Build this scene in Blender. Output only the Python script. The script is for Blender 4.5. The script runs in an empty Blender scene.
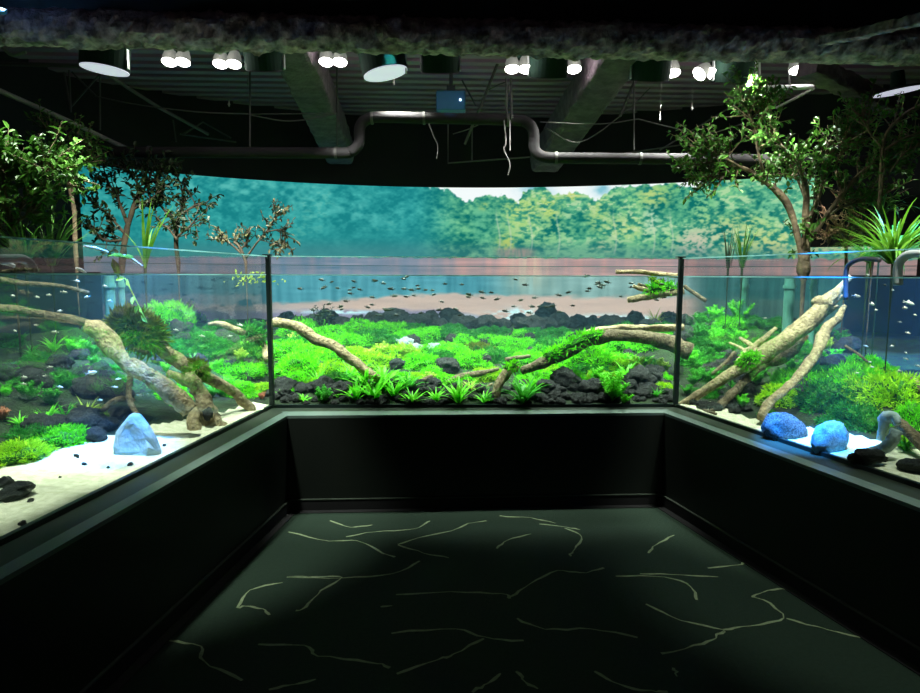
import bpy, math, random
import numpy as np
from mathutils import Vector, noise as mnoise

random.seed(7)
rng = np.random.default_rng(7)
SC = bpy.context.scene
COL = SC.collection

# ------------------------------------------------------------------ camera
F_PX, CX, CY = 650.0, 460.0, 346.5
EYE = 1.60
PITCH = math.atan((CY - 275.3) / F_PX)
ROLL = math.radians(0.25)
cam_d = bpy.data.cameras.new('camera')
cam_d.sensor_width = 36.0
cam_d.lens = 36.0 * F_PX / 920.0
cam_d.clip_start = 0.05
cam = bpy.data.objects.new('camera', cam_d)
COL.objects.link(cam)
cam.location = (0, 0, EYE)
cam.rotation_mode = 'XYZ'
from mathutils import Matrix
cam.matrix_world = (Matrix.Translation((0, 0, EYE)) @ Matrix.Rotation(math.pi / 2 - PITCH, 4, 'X')
                    @ Matrix.Rotation(ROLL, 4, 'Z'))
SC.camera = cam
CM = np.array(cam.matrix_world)[:3, :3]

# ------------------------------------------------------------------ world, view
SC.view_settings.view_transform = 'Standard'
SC.view_settings.look = 'None'
SC.view_settings.exposure = 0.0
SC.view_settings.gamma = 1.0
SC.view_settings.use_curve_mapping = False
w = bpy.data.worlds.new('world'); SC.world = w
w.use_nodes = True
w.node_tree.nodes['Background'].inputs[0].default_value = (0.024, 0.019, 0.022, 1)
w.node_tree.nodes['Background'].inputs[1].default_value = 0.6  # dim world fill added to light the front face of the beam
cy = SC.cycles
cy.use_denoising = True
cy.max_bounces = 5
cy.diffuse_bounces = 3
cy.glossy_bounces = 2
cy.transmission_bounces = 2
cy.volume_bounces = 0
cy.transparent_max_bounces = 24
cy.sample_clamp_indirect = 4.0
cy.caustics_reflective = False
cy.caustics_refractive = False

# ------------------------------------------------------------------ projection helpers
def ray(u, v):
    d = CM @ np.array([(u - CX) / F_PX, -(v - CY) / F_PX, -1.0])
    return d / d[1]                       # scaled so that y advances by 1
O = np.array([0.0, 0.0, EYE])
def at_z(u, v, z):
    d = ray(u, v); return O + d * ((z - EYE) / d[2])
def at_y(u, v, Y):
    return O + ray(u, v) * Y

LZ = 0.67                                  # height of the ledge
WZ = EYE - 0.002                           # water level

def flat2(p): return np.array([p[0], p[1]])
I0, I1 = flat2(at_z(287, 414, LZ)), flat2(at_z(664.5, 411, LZ))
IL, IR = flat2(at_z(0, 576, LZ)), flat2(at_z(920, 505, LZ))
G0, G1 = flat2(at_z(272, 408, LZ)), flat2(at_z(675.5, 407, LZ))
GL, GR = flat2(at_z(0, 546, LZ)), flat2(at_z(920, 489, LZ))
def extend(a, b, y):                       # from a through b until y
    t = (y - a[1]) / (b[1] - a[1]); return a + (b - a) * t
YN = 0.9
IL, IR, GL, GR = extend(I0, IL, YN), extend(I1, IR, YN), extend(G0, GL, YN), extend(G1, GR, YN)
def nrm(v): return v / np.linalg.norm(v)
LDIR, RDIR, BDIR = nrm(G0 - GL), nrm(G1 - GR), nrm(G1 - G0)
LN = np.array([-LDIR[1], LDIR[0]])         # outward of left glass (towards -x)
RN = np.array([RDIR[1], -RDIR[0]])
BN = np.array([-BDIR[1], BDIR[0]])         # towards +y

# screen curve: from pixels of its top edge, all at one height
STOP = EYE + 1.13
_sp = [(78, 164.3), (99, 165.7), (140, 170), (180, 174), (212, 176.5), (260, 179.8), (296, 182.6), (350, 185.4),
       (423, 187.4), (480, 188), (567, 186.3), (620, 184.6), (680, 182.6), (744, 178.8), (801, 176.5), (860, 172.5), (925, 167)]
_xy = np.array([flat2(at_z(u, v, STOP)) for u, v in _sp])
_th = np.arctan2(_xy[:, 0], _xy[:, 1]); _r = np.hypot(_xy[:, 0], _xy[:, 1])
_pf = np.polyfit(_th, _r, 4)
TH0, TH1 = _th[0], _th[-1]
def scr(th):
    r = np.polyval(_pf, th); return np.array([r * np.sin(th), r * np.cos(th)])

# ------------------------------------------------------------------ terrain
def segd(P, A, B):
    AB = B - A; L2 = AB @ AB
    t = np.clip(((P - A) @ AB) / L2, 0, 1)
    q = A + t[..., None] * AB
    return np.hypot(*(np.moveaxis(P - q, -1, 0))), t
def fbm(X, Y, s, seed=0.0, o=3):
    out = np.zeros(np.shape(X)); a = 1.0; tot = 0
    X = np.asarray(X, float); Y = np.asarray(Y, float)
    for k in range(o):
        out = out + a * vnoise(X * s * 2 ** k + seed * 13.7 + k * 5.1, Y * s * 2 ** k + seed * 7.3 + k * 9.7); tot += a; a *= 0.5
    return out / tot
_perm = np.random.default_rng(3).random((256, 256))
def vnoise(x, y):
    xi = np.floor(x).astype(int); yi = np.floor(y).astype(int)
    fx = x - xi; fy = y - yi
    fx = fx * fx * (3 - 2 * fx); fy = fy * fy * (3 - 2 * fy)
    a = _perm[xi % 256, yi % 256]; b = _perm[(xi + 1) % 256, yi % 256]
    c = _perm[xi % 256, (yi + 1) % 256]; d = _perm[(xi + 1) % 256, (yi + 1) % 256]
    return (a * (1 - fx) + b * fx) * (1 - fy) + (c * (1 - fx) + d * fx) * fy
def sm(x): x = np.clip(x, 0, 1); return x * x * (3 - 2 * x)
SANDW_L, SANDW_R = 0.62, 0.42
def terrain(X, Y):
    """height, side weight, distance to glass, sand limit"""
    P = np.stack([np.asarray(X, float), np.asarray(Y, float)], -1)
    dl, tl = segd(P, GL, G0); dc, tc = segd(P, G0, G1); dr, tr = segd(P, GR, G1)
    d = np.minimum(np.minimum(dl, dc), dr)
    # centre profile
    hc = 0.69 + 0.06 * sm(dc / 0.3) + 0.30 * sm((dc - 0.2) / 2.9)
    swl = SANDW_L * (1 - 0.75 * sm((tl - 0.55) / 0.45)); swr = SANDW_R * (1 - 0.6 * sm((tr - 0.55) / 0.45))
    hl = 0.685 + 0.03 * sm(dl / 0.5) + 0.34 * sm((dl - swl) / 1.3)
    hr = 0.685 + 0.03 * sm(dr / 0.5) + 0.26 * sm((dr - swr) / 1.2)
    ml = P[..., 0] < G0[0]; mr = P[..., 0] > G1[0]
    side_l = sm((dc - dl) / 0.5 + 0.5) * (P[..., 0] < (G0[0] + G1[0]) / 2)
    side_r = sm((dc - dr) / 0.5 + 0.5) * (P[..., 0] > (G0[0] + G1[0]) / 2)
    h = hc * (1 - side_l - side_r) + hl * side_l + hr * side_r
    h = h + 0.27 * np.exp(-(((P[..., 0] - 2.55) / 0.75) ** 2 + ((P[..., 1] - 6.2) / 0.7) ** 2))
    h = h + 0.16 * np.exp(-(((P[..., 0] + 2.7) / 0.8) ** 2 + ((P[..., 1] - 5.6) / 0.8) ** 2))
    sw = np.where(side_l > side_r, swl, swr)
    side = np.maximum(side_l, side_r)
    rough = sm((d - sw * side) / 0.3)
    h = h + rough * 0.10 * (fbm(X, Y, 1.7, 2) - 0.5) + 0.012 * (fbm(X, Y, 6, 4) - 0.5)
    sand = (side > 0.5) & (d < sw + 0.10 * (fbm(X, Y, 2.5, 8) - 0.5) * 2)
    return h, side, d, sand
def th(x, y): return float(terrain(np.array([x]), np.array([y]))[0][0])
def hit(u, v, y0=None):
    d = ray(u, v); t = glass_t(u, v) + 0.02
    if y0: t = max(t, y0)
    while t < 9:
        p = O + d * t
        if p[2] < th(p[0], p[1]): return p
        t += 0.03
    return O + d * 7.0
def glass_t(u, v=300):
    d = ray(u, v)
    best = 1e9
    for A, B in ((GL, G0), (G0, G1), (G1, GR)):
        M = np.array([[d[0], -(B - A)[0]], [d[1], -(B - A)[1]]])
        if abs(np.linalg.det(M)) < 1e-9: continue
        t, s = np.linalg.solve(M, A)
        if -1e-6 <= s <= 1.0001 and t > 0: best = min(best, t)
    return best if best < 1e8 else 2.2
def gp(u, v, extra):                       # a point behind the glass by 'extra' metres of depth
    return O + ray(u, v) * (glass_t(u, v) + extra)

# ------------------------------------------------------------------ materials
MATS = {}
def lin(c):
    return tuple(((x / 255) / 12.92 if x / 255 <= 0.04045 else ((x / 255 + 0.055) / 1.055) ** 2.4) for x in c)
def mat(name, c1, c2=None, scale=8.0, rough=0.7, bump=0.0, bscale=None, metal=0.0, trans=0.0, spec=0.4, detail=4, vor=False):
    if name in MATS: return MATS[name]
    m = bpy.data.materials.new(name); m.use_nodes = True; MATS[name] = m
    nt = m.node_tree; N = nt.nodes; L = nt.links
    bs = N['Principled BSDF']; out = N['Material Output']
    bs.inputs['Roughness'].default_value = rough; bs.inputs['Metallic'].default_value = metal
    bs.inputs['Specular IOR Level'].default_value = spec
    tc = N.new('ShaderNodeTexCoord')
    c1 = tuple(c1) + (1,); c2 = tuple(c2) + (1,) if c2 else c1
    nz = N.new('ShaderNodeTexNoise'); nz.inputs['Scale'].default_value = scale; nz.inputs['Detail'].default_value = detail
    L.new(tc.outputs['Object'], nz.inputs['Vector'])
    cr = N.new('ShaderNodeValToRGB'); cr.color_ramp.elements[0].position = 0.35; cr.color_ramp.elements[1].position = 0.65
    cr.color_ramp.elements[0].color = c1; cr.color_ramp.elements[1].color = c2
    L.new(nz.outputs['Fac'], cr.inputs['Fac']); L.new(cr.outputs['Color'], bs.inputs['Base Color'])
    if bump:
        b = N.new('ShaderNodeBump'); b.inputs['Strength'].default_value = bump; b.inputs['Distance'].default_value = 0.02
        if vor:
            n2 = N.new('ShaderNodeTexVoronoi'); n2.inputs['Scale'].default_value = bscale or scale * 4
            L.new(tc.outputs['Object'], n2.inputs['Vector']); L.new(n2.outputs['Distance'], b.inputs['Height'])
        else:
            n2 = N.new('ShaderNodeTexNoise'); n2.inputs['Scale'].default_value = bscale or scale * 4; n2.inputs['Detail'].default_value = 6
            L.new(tc.outputs['Object'], n2.inputs['Vector']); L.new(n2.outputs['Fac'], b.inputs['Height'])
        L.new(b.outputs['Normal'], bs.inputs['Normal'])
    if trans:
        t = N.new('ShaderNodeBsdfTranslucent'); L.new(cr.outputs['Color'], t.inputs['Color'])
        mx = N.new('ShaderNodeMixShader'); mx.inputs[0].default_value = trans
        L.new(bs.outputs[0], mx.inputs[1]); L.new(t.outputs[0], mx.inputs[2]); L.new(mx.outputs[0], out.inputs['Surface'])
    return m
def emit(name, c, s):
    if name in MATS: return MATS[name]
    m = bpy.data.materials.new(name); m.use_nodes = True; MATS[name] = m
    bs = m.node_tree.nodes['Principled BSDF']
    bs.inputs['Base Color'].default_value = (0.8, 0.8, 0.8, 1)
    bs.inputs['Emission Color'].default_value = tuple(c) + (1,); bs.inputs['Emission Strength'].default_value = s
    return m
def clear(name, tint, refl, rough=0.02):
    m = bpy.data.materials.new(name); m.use_nodes = True; MATS[name] = m
    nt = m.node_tree; N = nt.nodes; L = nt.links
    N.remove(N['Principled BSDF'])
    t = N.new('ShaderNodeBsdfTransparent'); t.inputs[0].default_value = tuple(tint) + (1,)
    g = N.new('ShaderNodeBsdfGlossy'); g.inputs['Roughness'].default_value = rough
    lw = N.new('ShaderNodeFresnel'); lw.inputs[0].default_value = 1.33
    mu = N.new('ShaderNodeMath'); mu.operation = 'MULTIPLY'; mu.inputs[1].default_value = refl
    mx = N.new('ShaderNodeMixShader')
    L.new(lw.outputs[0], mu.inputs[0]); L.new(mu.outputs[0], mx.inputs[0]); L.new(t.outputs[0], mx.inputs[1]); L.new(g.outputs[0], mx.inputs[2])
    L.new(mx.outputs[0], N['Material Output'].inputs['Surface'])
    return m

M_BLACK = mat('matt_black_paint', (0.004, 0.004, 0.005), (0.007, 0.007, 0.008), 3, 0.8)
M_PLINTH = mat('dark_green_plinth', (0.003, 0.006, 0.004), (0.005, 0.008, 0.005), 2, 0.55)
M_LEDGE = mat('dark_olive_ledge', (0.018, 0.030, 0.018), (0.026, 0.038, 0.024), 4, 0.5)
M_TRIM = mat('grey_green_edge_trim', (0.09, 0.14, 0.12), (0.12, 0.17, 0.15), 4, 0.35, spec=0.6)
M_CARPET = mat('dark_green_carpet', (0.004, 0.017, 0.008), (0.007, 0.023, 0.012), 60, 0.95, 0.4, 300)
M_VEIN = mat('pale_carpet_vein', (0.15, 0.20, 0.11), (0.22, 0.28, 0.16), 40, 0.95)
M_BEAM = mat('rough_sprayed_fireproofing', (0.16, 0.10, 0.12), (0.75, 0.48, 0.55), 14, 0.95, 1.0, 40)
M_STEEL = mat('dark_painted_steel', (0.045, 0.042, 0.042), (0.06, 0.055, 0.055), 5, 0.6)
M_DECK = mat('ribbed_metal_deck', (0.26, 0.15, 0.23), (0.30, 0.18, 0.27), 3, 0.6)
M_PIPE = mat('grey_painted_pipe', (0.020, 0.018, 0.020), (0.028, 0.025, 0.028), 3, 0.75, spec=0.06)
M_SAND = mat('pale_river_sand', (0.56, 0.57, 0.38), (0.74, 0.74, 0.54), 30, 0.95, 0.3, 200)
M_SOIL = mat('dark_planted_gravel', (0.006, 0.012, 0.005), (0.015, 0.040, 0.008), 9, 0.95, 1.0, 60)
M_LAVA = mat('dark_lava_rock', (0.010, 0.013, 0.012), (0.050, 0.060, 0.052), 9, 0.9, 1.0, 30)
M_SLATE = mat('pale_slate', (0.22, 0.32, 0.32), (0.38, 0.50, 0.48), 6, 0.8, 0.8, 22)
M_WOOD = mat('pale_driftwood', (0.20, 0.155, 0.08), (0.44, 0.36, 0.20), 34, 0.9, 1.0, 60, detail=8)
M_WOODD = mat('weathered_dark_driftwood', (0.07, 0.055, 0.028), (0.18, 0.145, 0.08), 34, 0.9, 1.0, 60, detail=8)
M_BARK = mat('thin_tree_bark', (0.07, 0.05, 0.03), (0.19, 0.135, 0.08), 14, 0.85, 0.6, 40)
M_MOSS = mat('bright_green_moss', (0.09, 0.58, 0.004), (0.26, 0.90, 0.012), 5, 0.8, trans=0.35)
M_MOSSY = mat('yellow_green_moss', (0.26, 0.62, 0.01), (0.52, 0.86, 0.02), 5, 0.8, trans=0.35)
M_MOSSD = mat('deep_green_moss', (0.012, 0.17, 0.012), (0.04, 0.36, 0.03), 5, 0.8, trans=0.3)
M_MOSSO = mat('olive_moss', (0.08, 0.12, 0.01), (0.20, 0.26, 0.02), 7, 0.8, trans=0.3)
M_MBASE = mat('moss_core', (0.008, 0.07, 0.003), (0.03, 0.18, 0.006), 8, 0.95)
M_SWORD = mat('bright_sword_plant_leaf', (0.10, 0.62, 0.02), (0.24, 0.86, 0.05), 6, 0.5, trans=0.4)
M_FERN = mat('water_fern_leaf', (0.03, 0.30, 0.02), (0.09, 0.50, 0.04), 6, 0.5, trans=0.4)
M_PALE = mat('pale_yellow_stem_plant_leaf', (0.34, 0.60, 0.05), (0.60, 0.78, 0.14), 6, 0.5, trans=0.4)
M_PINK = mat('reddish_pink_leaf', (0.45, 0.16, 0.10), (0.60, 0.30, 0.16), 6, 0.5, trans=0.4)
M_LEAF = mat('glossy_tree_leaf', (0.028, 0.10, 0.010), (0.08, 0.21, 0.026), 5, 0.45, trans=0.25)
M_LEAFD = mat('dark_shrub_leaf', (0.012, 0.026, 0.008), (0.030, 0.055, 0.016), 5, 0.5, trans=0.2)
M_GRASS = mat('spider_plant_blade', (0.035, 0.15, 0.006), (0.12, 0.26, 0.025), 4, 0.5, trans=0.35)
M_FISHD = mat('dark_fish_skin', (0.004, 0.010, 0.006), (0.018, 0.03, 0.010), 30, 0.4)
M_FISHS = mat('silver_fish_skin', (0.55, 0.62, 0.55), (0.8, 0.85, 0.75), 30, 0.3)
M_HOUS = mat('dark_green_lamp_housing', (0.008, 0.022, 0.015), (0.012, 0.028, 0.020), 4, 0.8, spec=0.1)
M_METAL = mat('pale_metal', (0.45, 0.45, 0.45), (0.6, 0.6, 0.6), 4, 0.4, metal=0.5)
M_WPIPE = mat('white_plastic_pipe', (0.75, 0.75, 0.78), (0.85, 0.85, 0.88), 4, 0.35)
M_CLEARP = mat('smoked_pipe', (0.07, 0.07, 0.08), (0.10, 0.10, 0.11), 4, 0.3)
M_BLUEBOX = mat('blue_lit_projector_case', (0.03, 0.12, 0.24), (0.05, 0.16, 0.30), 4, 0.5)
M_POST = mat('black_silicone_joint', (0.006, 0.016, 0.014), (0.010, 0.022, 0.020), 4, 0.4)
M_TANKWALL = mat('dark_blue_tank_wall', (0.006, 0.022, 0.05), (0.009, 0.03, 0.06), 2, 0.8)
M_RIM = mat('pale_glass_edge', (0.55, 0.85, 0.85), (0.65, 0.9, 0.9), 4, 0.3, trans=0.7)

# ------------------------------------------------------------------ mesh builder
class MB:
    def __init__(s): s.v = []; s.f = []; s.n = 0; s.mi = []
    def add(s, V, Fc, mi=0):
        V = np.asarray(V, float).reshape(-1, 3)
        s.v.append(V)
        s.f.extend([[i + s.n for i in f] for f in Fc]); s.mi.extend([mi] * len(Fc)); s.n += len(V)
        return s
    def box(s, c, size, ax=None, mi=0):
        c = np.array(c, float); h = np.array(size, float) / 2
        A = np.eye(3) if ax is None else np.array(ax, float)
        V = [c + A[0] * h[0] * i + A[1] * h[1] * j + A[2] * h[2] * k for i in (-1, 1) for j in (-1, 1) for k in (-1, 1)]
        return s.add(V, [(0, 1, 3, 2), (4, 6, 7, 5), (0, 4, 5, 1), (2, 3, 7, 6), (0, 2, 6, 4), (1, 5, 7, 3)], mi)
    def prism(s, poly, z0, z1, mi=0):       # poly: list of 2-D points
        n = len(poly); V = [(p[0], p[1], z0) for p in poly] + [(p[0], p[1], z1) for p in poly]
        Fc = [tuple(range(n))[::-1], tuple(range(n, 2 * n))] + [(i, (i + 1) % n, n + (i + 1) % n, n + i) for i in range(n)]
        return s.add(V, Fc, mi)
    def tube(s, pts, rad, seg=8, cap=True, rough=0.0, seed=0, squash=1.0, mi=0):
        P = np.array(pts, float); n = len(P)
        R = np.full(n, rad, float) if np.isscalar(rad) else np.array(rad, float)
        T = np.gradient(P, axis=0); T /= np.linalg.norm(T, axis=1)[:, None] + 1e-12
        up = np.array([0.13, 0.21, 0.97]); V = []
        a = np.cross(T[0], up)
        if np.linalg.norm(a) < 1e-3: a = np.cross(T[0], [1, 0, 0])
        a /= np.linalg.norm(a)
        for i in range(n):
            a = a - T[i] * (a @ T[i]); a /= np.linalg.norm(a); b = np.cross(T[i], a)
            for k in range(seg):
                an = 2 * math.pi * k / seg; rr = R[i]
                if rough:
                    q = mnoise.noise(Vector((seed * 3.1 + math.cos(an) * 1.3, math.sin(an) * 1.3 + i * 0.22, seed + i * 0.31)))
                    q2 = mnoise.noise(Vector((seed * 1.7 + math.cos(an) * 3.3, math.sin(an) * 3.3, seed + i * 0.55)))
                    rr = rr * (1 + rough * (q * 1.1 + 0.6 * q2))
                V.append(P[i] + a * math.cos(an) * rr + b * math.sin(an) * rr * squash)
        Fc = [(i * seg + k, i * seg + (k + 1) % seg, (i + 1) * seg + (k + 1) % seg, (i + 1) * seg + k) for i in range(n - 1) for k in range(seg)]
        if cap: Fc += [tuple(range(seg))[::-1], tuple(range((n - 1) * seg, n * seg))]
        return s.add(V, Fc, mi)
    def build(s, name, m, parent=None, smooth=False, loc=None, mats=None):
        V = np.concatenate(s.v) if s.v else np.zeros((0, 3))
        off = np.zeros(3)
        if loc is not None: off = np.array(loc, float)
        elif parent is not None: off = np.array(ORIG[parent.name])
        me = bpy.data.meshes.new(name)
        me.from_pydata((V - off).tolist(), [], s.f)
        for x in (mats or [m]): me.materials.append(x)
        if mats: me.polygons.foreach_set('material_index', s.mi)
        if smooth: me.polygons.foreach_set('use_smooth', [True] * len(me.polygons))
        me.update()
        o = bpy.data.objects.new(name, me); COL.objects.link(o)
        if parent is not None: o.parent = parent; ORIG[o.name] = off
        else:
            o.location = off; ORIG[o.name] = off
        return o
ORIG = {}
def tag(o, label, cat, group=None, kind=None):
    if label: o['label'] = label
    if cat: o['category'] = cat
    if group: o['group'] = group
    if kind: o['kind'] = kind
    return o
def struct(o): o['kind'] = 'structure'; return o
def thing(name, loc, label, cat, group=None):
    o = bpy.data.objects.new(name, None); COL.objects.link(o); o.location = loc; o.empty_display_size = 0.05
    ORIG[o.name] = np.array(loc, float)
    return tag(o, label, cat, group)
def dup(src, loc=None, rot=None, scale=None, label=None, group=None, cat=None):
    r = src.copy(); COL.objects.link(r)
    if loc is not None: r.location = loc
    if rot is not None: r.rotation_euler = rot
    if scale is not None: r.scale = scale if hasattr(scale, '__len__') else (scale,) * 3
    if label: r['label'] = label
    if group: r['group'] = group
    elif 'group' in r.keys() and label: del r['group']
    if cat: r['category'] = cat
    for ch in src.children:
        c = ch.copy(); COL.objects.link(c); c.parent = r
        for g in ch.children:
            q = g.copy(); COL.objects.link(q); q.parent = c
    return r
def spline(pts, n=6):                      # catmull-rom through points (any width)
    P = np.array(pts, float); P = np.vstack([2 * P[0] - P[1], P, 2 * P[-1] - P[-2]]); out = []
    for i in range(1, len(P) - 2):
        for k in range(n):
            t = k / n
            out.append(0.5 * ((2 * P[i]) + (-P[i - 1] + P[i + 1]) * t + (2 * P[i - 1] - 5 * P[i] + 4 * P[i + 1] - P[i + 2]) * t * t
                              + (-P[i - 1] + 3 * P[i] - 3 * P[i + 1] + P[i + 2]) * t ** 3))
    out.append(P[-2]); return np.array(out)

# leaves in bulk: positions, directions, normals
def leaves(mb, P, D, Nn, Ln, Wd):
    P = np.asarray(P); D = D / (np.linalg.norm(D, axis=1)[:, None] + 1e-9)
    S = np.cross(D, Nn); S /= np.linalg.norm(S, axis=1)[:, None] + 1e-9
    U = np.cross(S, D)
    Ln = np.broadcast_to(np.asarray(Ln, float).reshape(-1, 1), (len(P), 1)); Wd = np.broadcast_to(np.asarray(Wd, float).reshape(-1, 1), (len(P), 1))
    a = P; t = P + D * Ln - U * Ln * 0.12
    l1 = P + D * Ln * .33 + S * Wd * .5 + U * Wd * .18; l2 = P + D * Ln * .7 + S * Wd * .4 + U * Wd * .12
    r1 = P + D * Ln * .33 - S * Wd * .5 + U * Wd * .18; r2 = P + D * Ln * .7 - S * Wd * .4 + U * Wd * .12
    V = np.stack([a, l1, l2, t, r2, r1], 1).reshape(-1, 3)
    Fc = []
    for i in range(len(P)):
        k = i * 6; Fc.append((k, k + 1, k + 2, k + 3)); Fc.append((k, k + 3, k + 4, k + 5))
    mb.add(V, Fc)
def strap(mb, p, az, L, wd, lift, droop, n=6, rnd=None):
    d = np.array([math.cos(az), math.sin(az), 0]); sd = np.array([-math.sin(az), math.cos(az), 0])
    V = []; pos = np.array(p, float); ang = lift
    for i in range(n + 1):
        t = i / n; ww = wd * (0.55 + 0.9 * t * (1 - t) * 2) * (1 - t ** 3) * 0.5 + wd * 0.02
        V += [pos + sd * ww, pos - sd * ww]
        pos = pos + (d * math.cos(ang) + np.array([0, 0, math.sin(ang)])) * L / n
        ang -= droop / n
    mb.add(V, [(2 * i, 2 * i + 1, 2 * i + 3, 2 * i + 2) for i in range(n)])

# ================================================================== LAMP LIGHTS (tank lamps, added fill spots, beams)
def spot(name, loc, target, power, color=(1, 1, 1), angle=70, blend=0.6, size=0.08, parent=None):
    l = bpy.data.lights.new(name, 'SPOT'); l.energy = power; l.color = color
    l.spot_size = math.radians(angle); l.spot_blend = blend; l.shadow_soft_size = size
    o = bpy.data.objects.new(name, l); COL.objects.link(o)
    d = Vector(target) - Vector(loc)
    o.location = loc; o.rotation_euler = d.to_track_quat('-Z', 'Y').to_euler()
    return o
WHITE = (0.93, 1.0, 0.88)
KL = 1.0
VOLD = 0.022
KS = 1.0
# lamps seen hanging behind the front beam: (u, v, kind)
def lampos(u, v, Y): return at_y(u, v, Y)
FLOODS = [(176, 62, 5.2), (227, 64, 5.3), (333, 62, 5.4), (397, 69, 5.9), (519, 69, 5.6), (574, 69, 5.9), (673, 73, 5.9), (706, 74, 5.8), (797, 70, 5.6)]
CYLS = [(105, 62, 4.9, -1), (265, 62, 5.3, 0), (384, 66, 5.4, 1), (440, 64, 5.4, 0), (548, 69, 5.6, 0), (650, 72, 5.7, 0), (732, 74, 5.8, 0), (898, 84, 5.0, 1)]
_tg = {176: (-2.3, 5.6), 227: (-1.7, 5.7), 333: (-0.8, 6.0), 397: (-0.35, 6.2), 519: (0.4, 5.9), 574: (0.9, 6.2), 673: (1.5, 5.9), 706: (2.1, 6.2), 797: (2.7, 5.8)}
for u, v, Y in FLOODS:
    p = lampos(u, v + 5, Y); x, y = _tg[u]
    spot('flood_lamp_light', p, (x, y, 0.9), 350 * KL, WHITE, 78, 0.7, 0.07)
# unseen spots added to light the side arms and the middle front row
for x, y, tx, ty, pw, an in ((-2.45, 3.6, -2.85, 3.8, 200, 62), (-2.25, 2.4, -2.6, 2.5, 150, 56), (-3.0, 4.5, -3.3, 4.9, 150, 66), (2.9, 4.0, 3.4, 4.3, 300, 58), (2.9, 2.8, 3.4, 3.0, 110, 50), (3.8, 4.9, 3.9, 5.4, 110, 60), (2.2, 5.1, 2.5, 6.0, 380, 70), (-2.4, 4.5, -2.6, 5.7, 330, 74), (-1.75, 4.3, -1.85, 4.9, 300, 60), (-1.62, 3.35, -1.92, 3.85, 460, 62), (-1.9, 2.5, -2.4, 2.9, 250, 56), (1.95, 3.85, 2.4, 4.4, 420, 62), (2.5, 3.4, 2.9, 3.9, 200, 54), (2.12, 2.6, 2.35, 3.1, 170, 60), (2.2, 4.6, 2.3, 5.3, 300, 60),
        (-1.2, 4.62, -1.1, 5.3, 190, 70), (-0.4, 4.64, -0.35, 5.3, 190, 70), (0.4, 4.66, 0.4, 5.3, 190, 70), (1.2, 4.68, 1.15, 5.35, 190, 70)):  # row tucked behind the beam, added to light the front plants
    spot('tank_fill_light', (x, y, 3.12), (tx, ty, 0.9), pw * KL, WHITE, an, 0.5, 0.07)
spot('tree_fill_light', (1.3, 4.75, 3.05), (2.35, 5.3, 2.55), 75 * KL, WHITE, 50, 0.8, 0.05)  # unseen spot added to light the left branches of the tree
# blue accent lamps
BLUE = (0.02, 0.26, 1.0)
_bl = at_z(118, 455, 0.7); _br = at_z(812, 440, 0.7); _bc = at_z(398, 345, 1.0)
spot('blue_accent_light', (_bl[0] + 0.35, _bl[1] - 0.1, 3.12), (_bl[0] - .12, _bl[1] + .1, 0.7), 2000 * KL, BLUE, 19, 0.8, 0.05)
_bs = gp(812, 436, .12)
spot('blue_accent_light', (_bs[0] - 0.22, _bs[1] - 0.40, 2.95), (_bs[0] + .04, _bs[1] + .04, 0.78), 4200 * KL, BLUE, 16, 0.5, 0.05)
spot('blue_accent_light', (_br[0] + 1.1, _br[1] + 0.5, 3.12), (_br[0] + 1.25, _br[1] + 1.2, 0.7), 2600 * KL, BLUE, 38, 0.9, 0.05)
spot('blue_accent_light', (_bl[0] - 0.3, _bl[1] + 1.0, 3.12), (_bl[0] - 0.5, _bl[1] + 1.5, 0.7), 2400 * KL, BLUE, 34, 0.9, 0.05)
spot('blue_accent_light', (_bc[0], _bc[1] - 0.4, 3.4), (_bc[0], _bc[1], 1.0), 170 * KL, (0.1, 0.9, 1.0), 22, 0.9, 0.05)

# ================================================================== ROOM
b = MB(); b.box((0, 3.5, -0.05), (12, 15, 0.1))
veins = [
 [(346, 537), (374, 532), (415, 529), (430, 521)], [(290, 532), (328, 541), (358, 541), (382, 553), (394, 557)],
 [(398, 545), (424, 553), (449, 558)], [(398, 545), (418, 538), (452, 531), (468, 524), (486, 521)],
 [(238, 608), (250, 590), (284, 583)], [(238, 608), (246, 606), (262, 609), (270, 615)],
 [(288, 577), (342, 578), (392, 574), (420, 561)], [(288, 577), (315, 577), (342, 578), (322, 590), (306, 607), (297, 611)],
 [(396, 595), (450, 592), (502, 594), (510, 598)], [(510, 598), (530, 584), (558, 571), (580, 573), (604, 568)],
 [(168, 641), (200, 647), (203, 662), (243, 680)], [(258, 645), (305, 646), (318, 656), (370, 662), (388, 668)],
 [(392, 633), (455, 629), (484, 638), (523, 641)], [(484, 638), (455, 654), (436, 660), (396, 674)],
 [(517, 619), (545, 629), (590, 629), (637, 637)], [(497, 549), (508, 540), (532, 534)],
 [(565, 528), (582, 537), (574, 549), (570, 556)], [(540, 524), (566, 527), (580, 530)],
 [(614, 576), (665, 577), (690, 586), (697, 600)], [(640, 574), (680, 575), (718, 577)], [(708, 568), (738, 565), (745, 561)],
 [(646, 604), (680, 620), (722, 630), (718, 635), (702, 644), (662, 654)], [(722, 630), (750, 626), (785, 618), (764, 600), (752, 597), (774, 590), (792, 590)],
 [(785, 618), (828, 630), (866, 639)], [(648, 553), (656, 545), (674, 535)],
 [(271, 689), (295, 684), (316, 680)], [(474, 692), (487, 684), (500, 674)], [(518, 672), (526, 682), (536, 689)], [(596, 671), (618, 684), (650, 692), (668, 692)],
 [(674, 668), (676, 676)], [(330, 521), (350, 527), (372, 525)], [(500, 516), (530, 518), (556, 523)], [(380, 607), (392, 606)],
]
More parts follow.
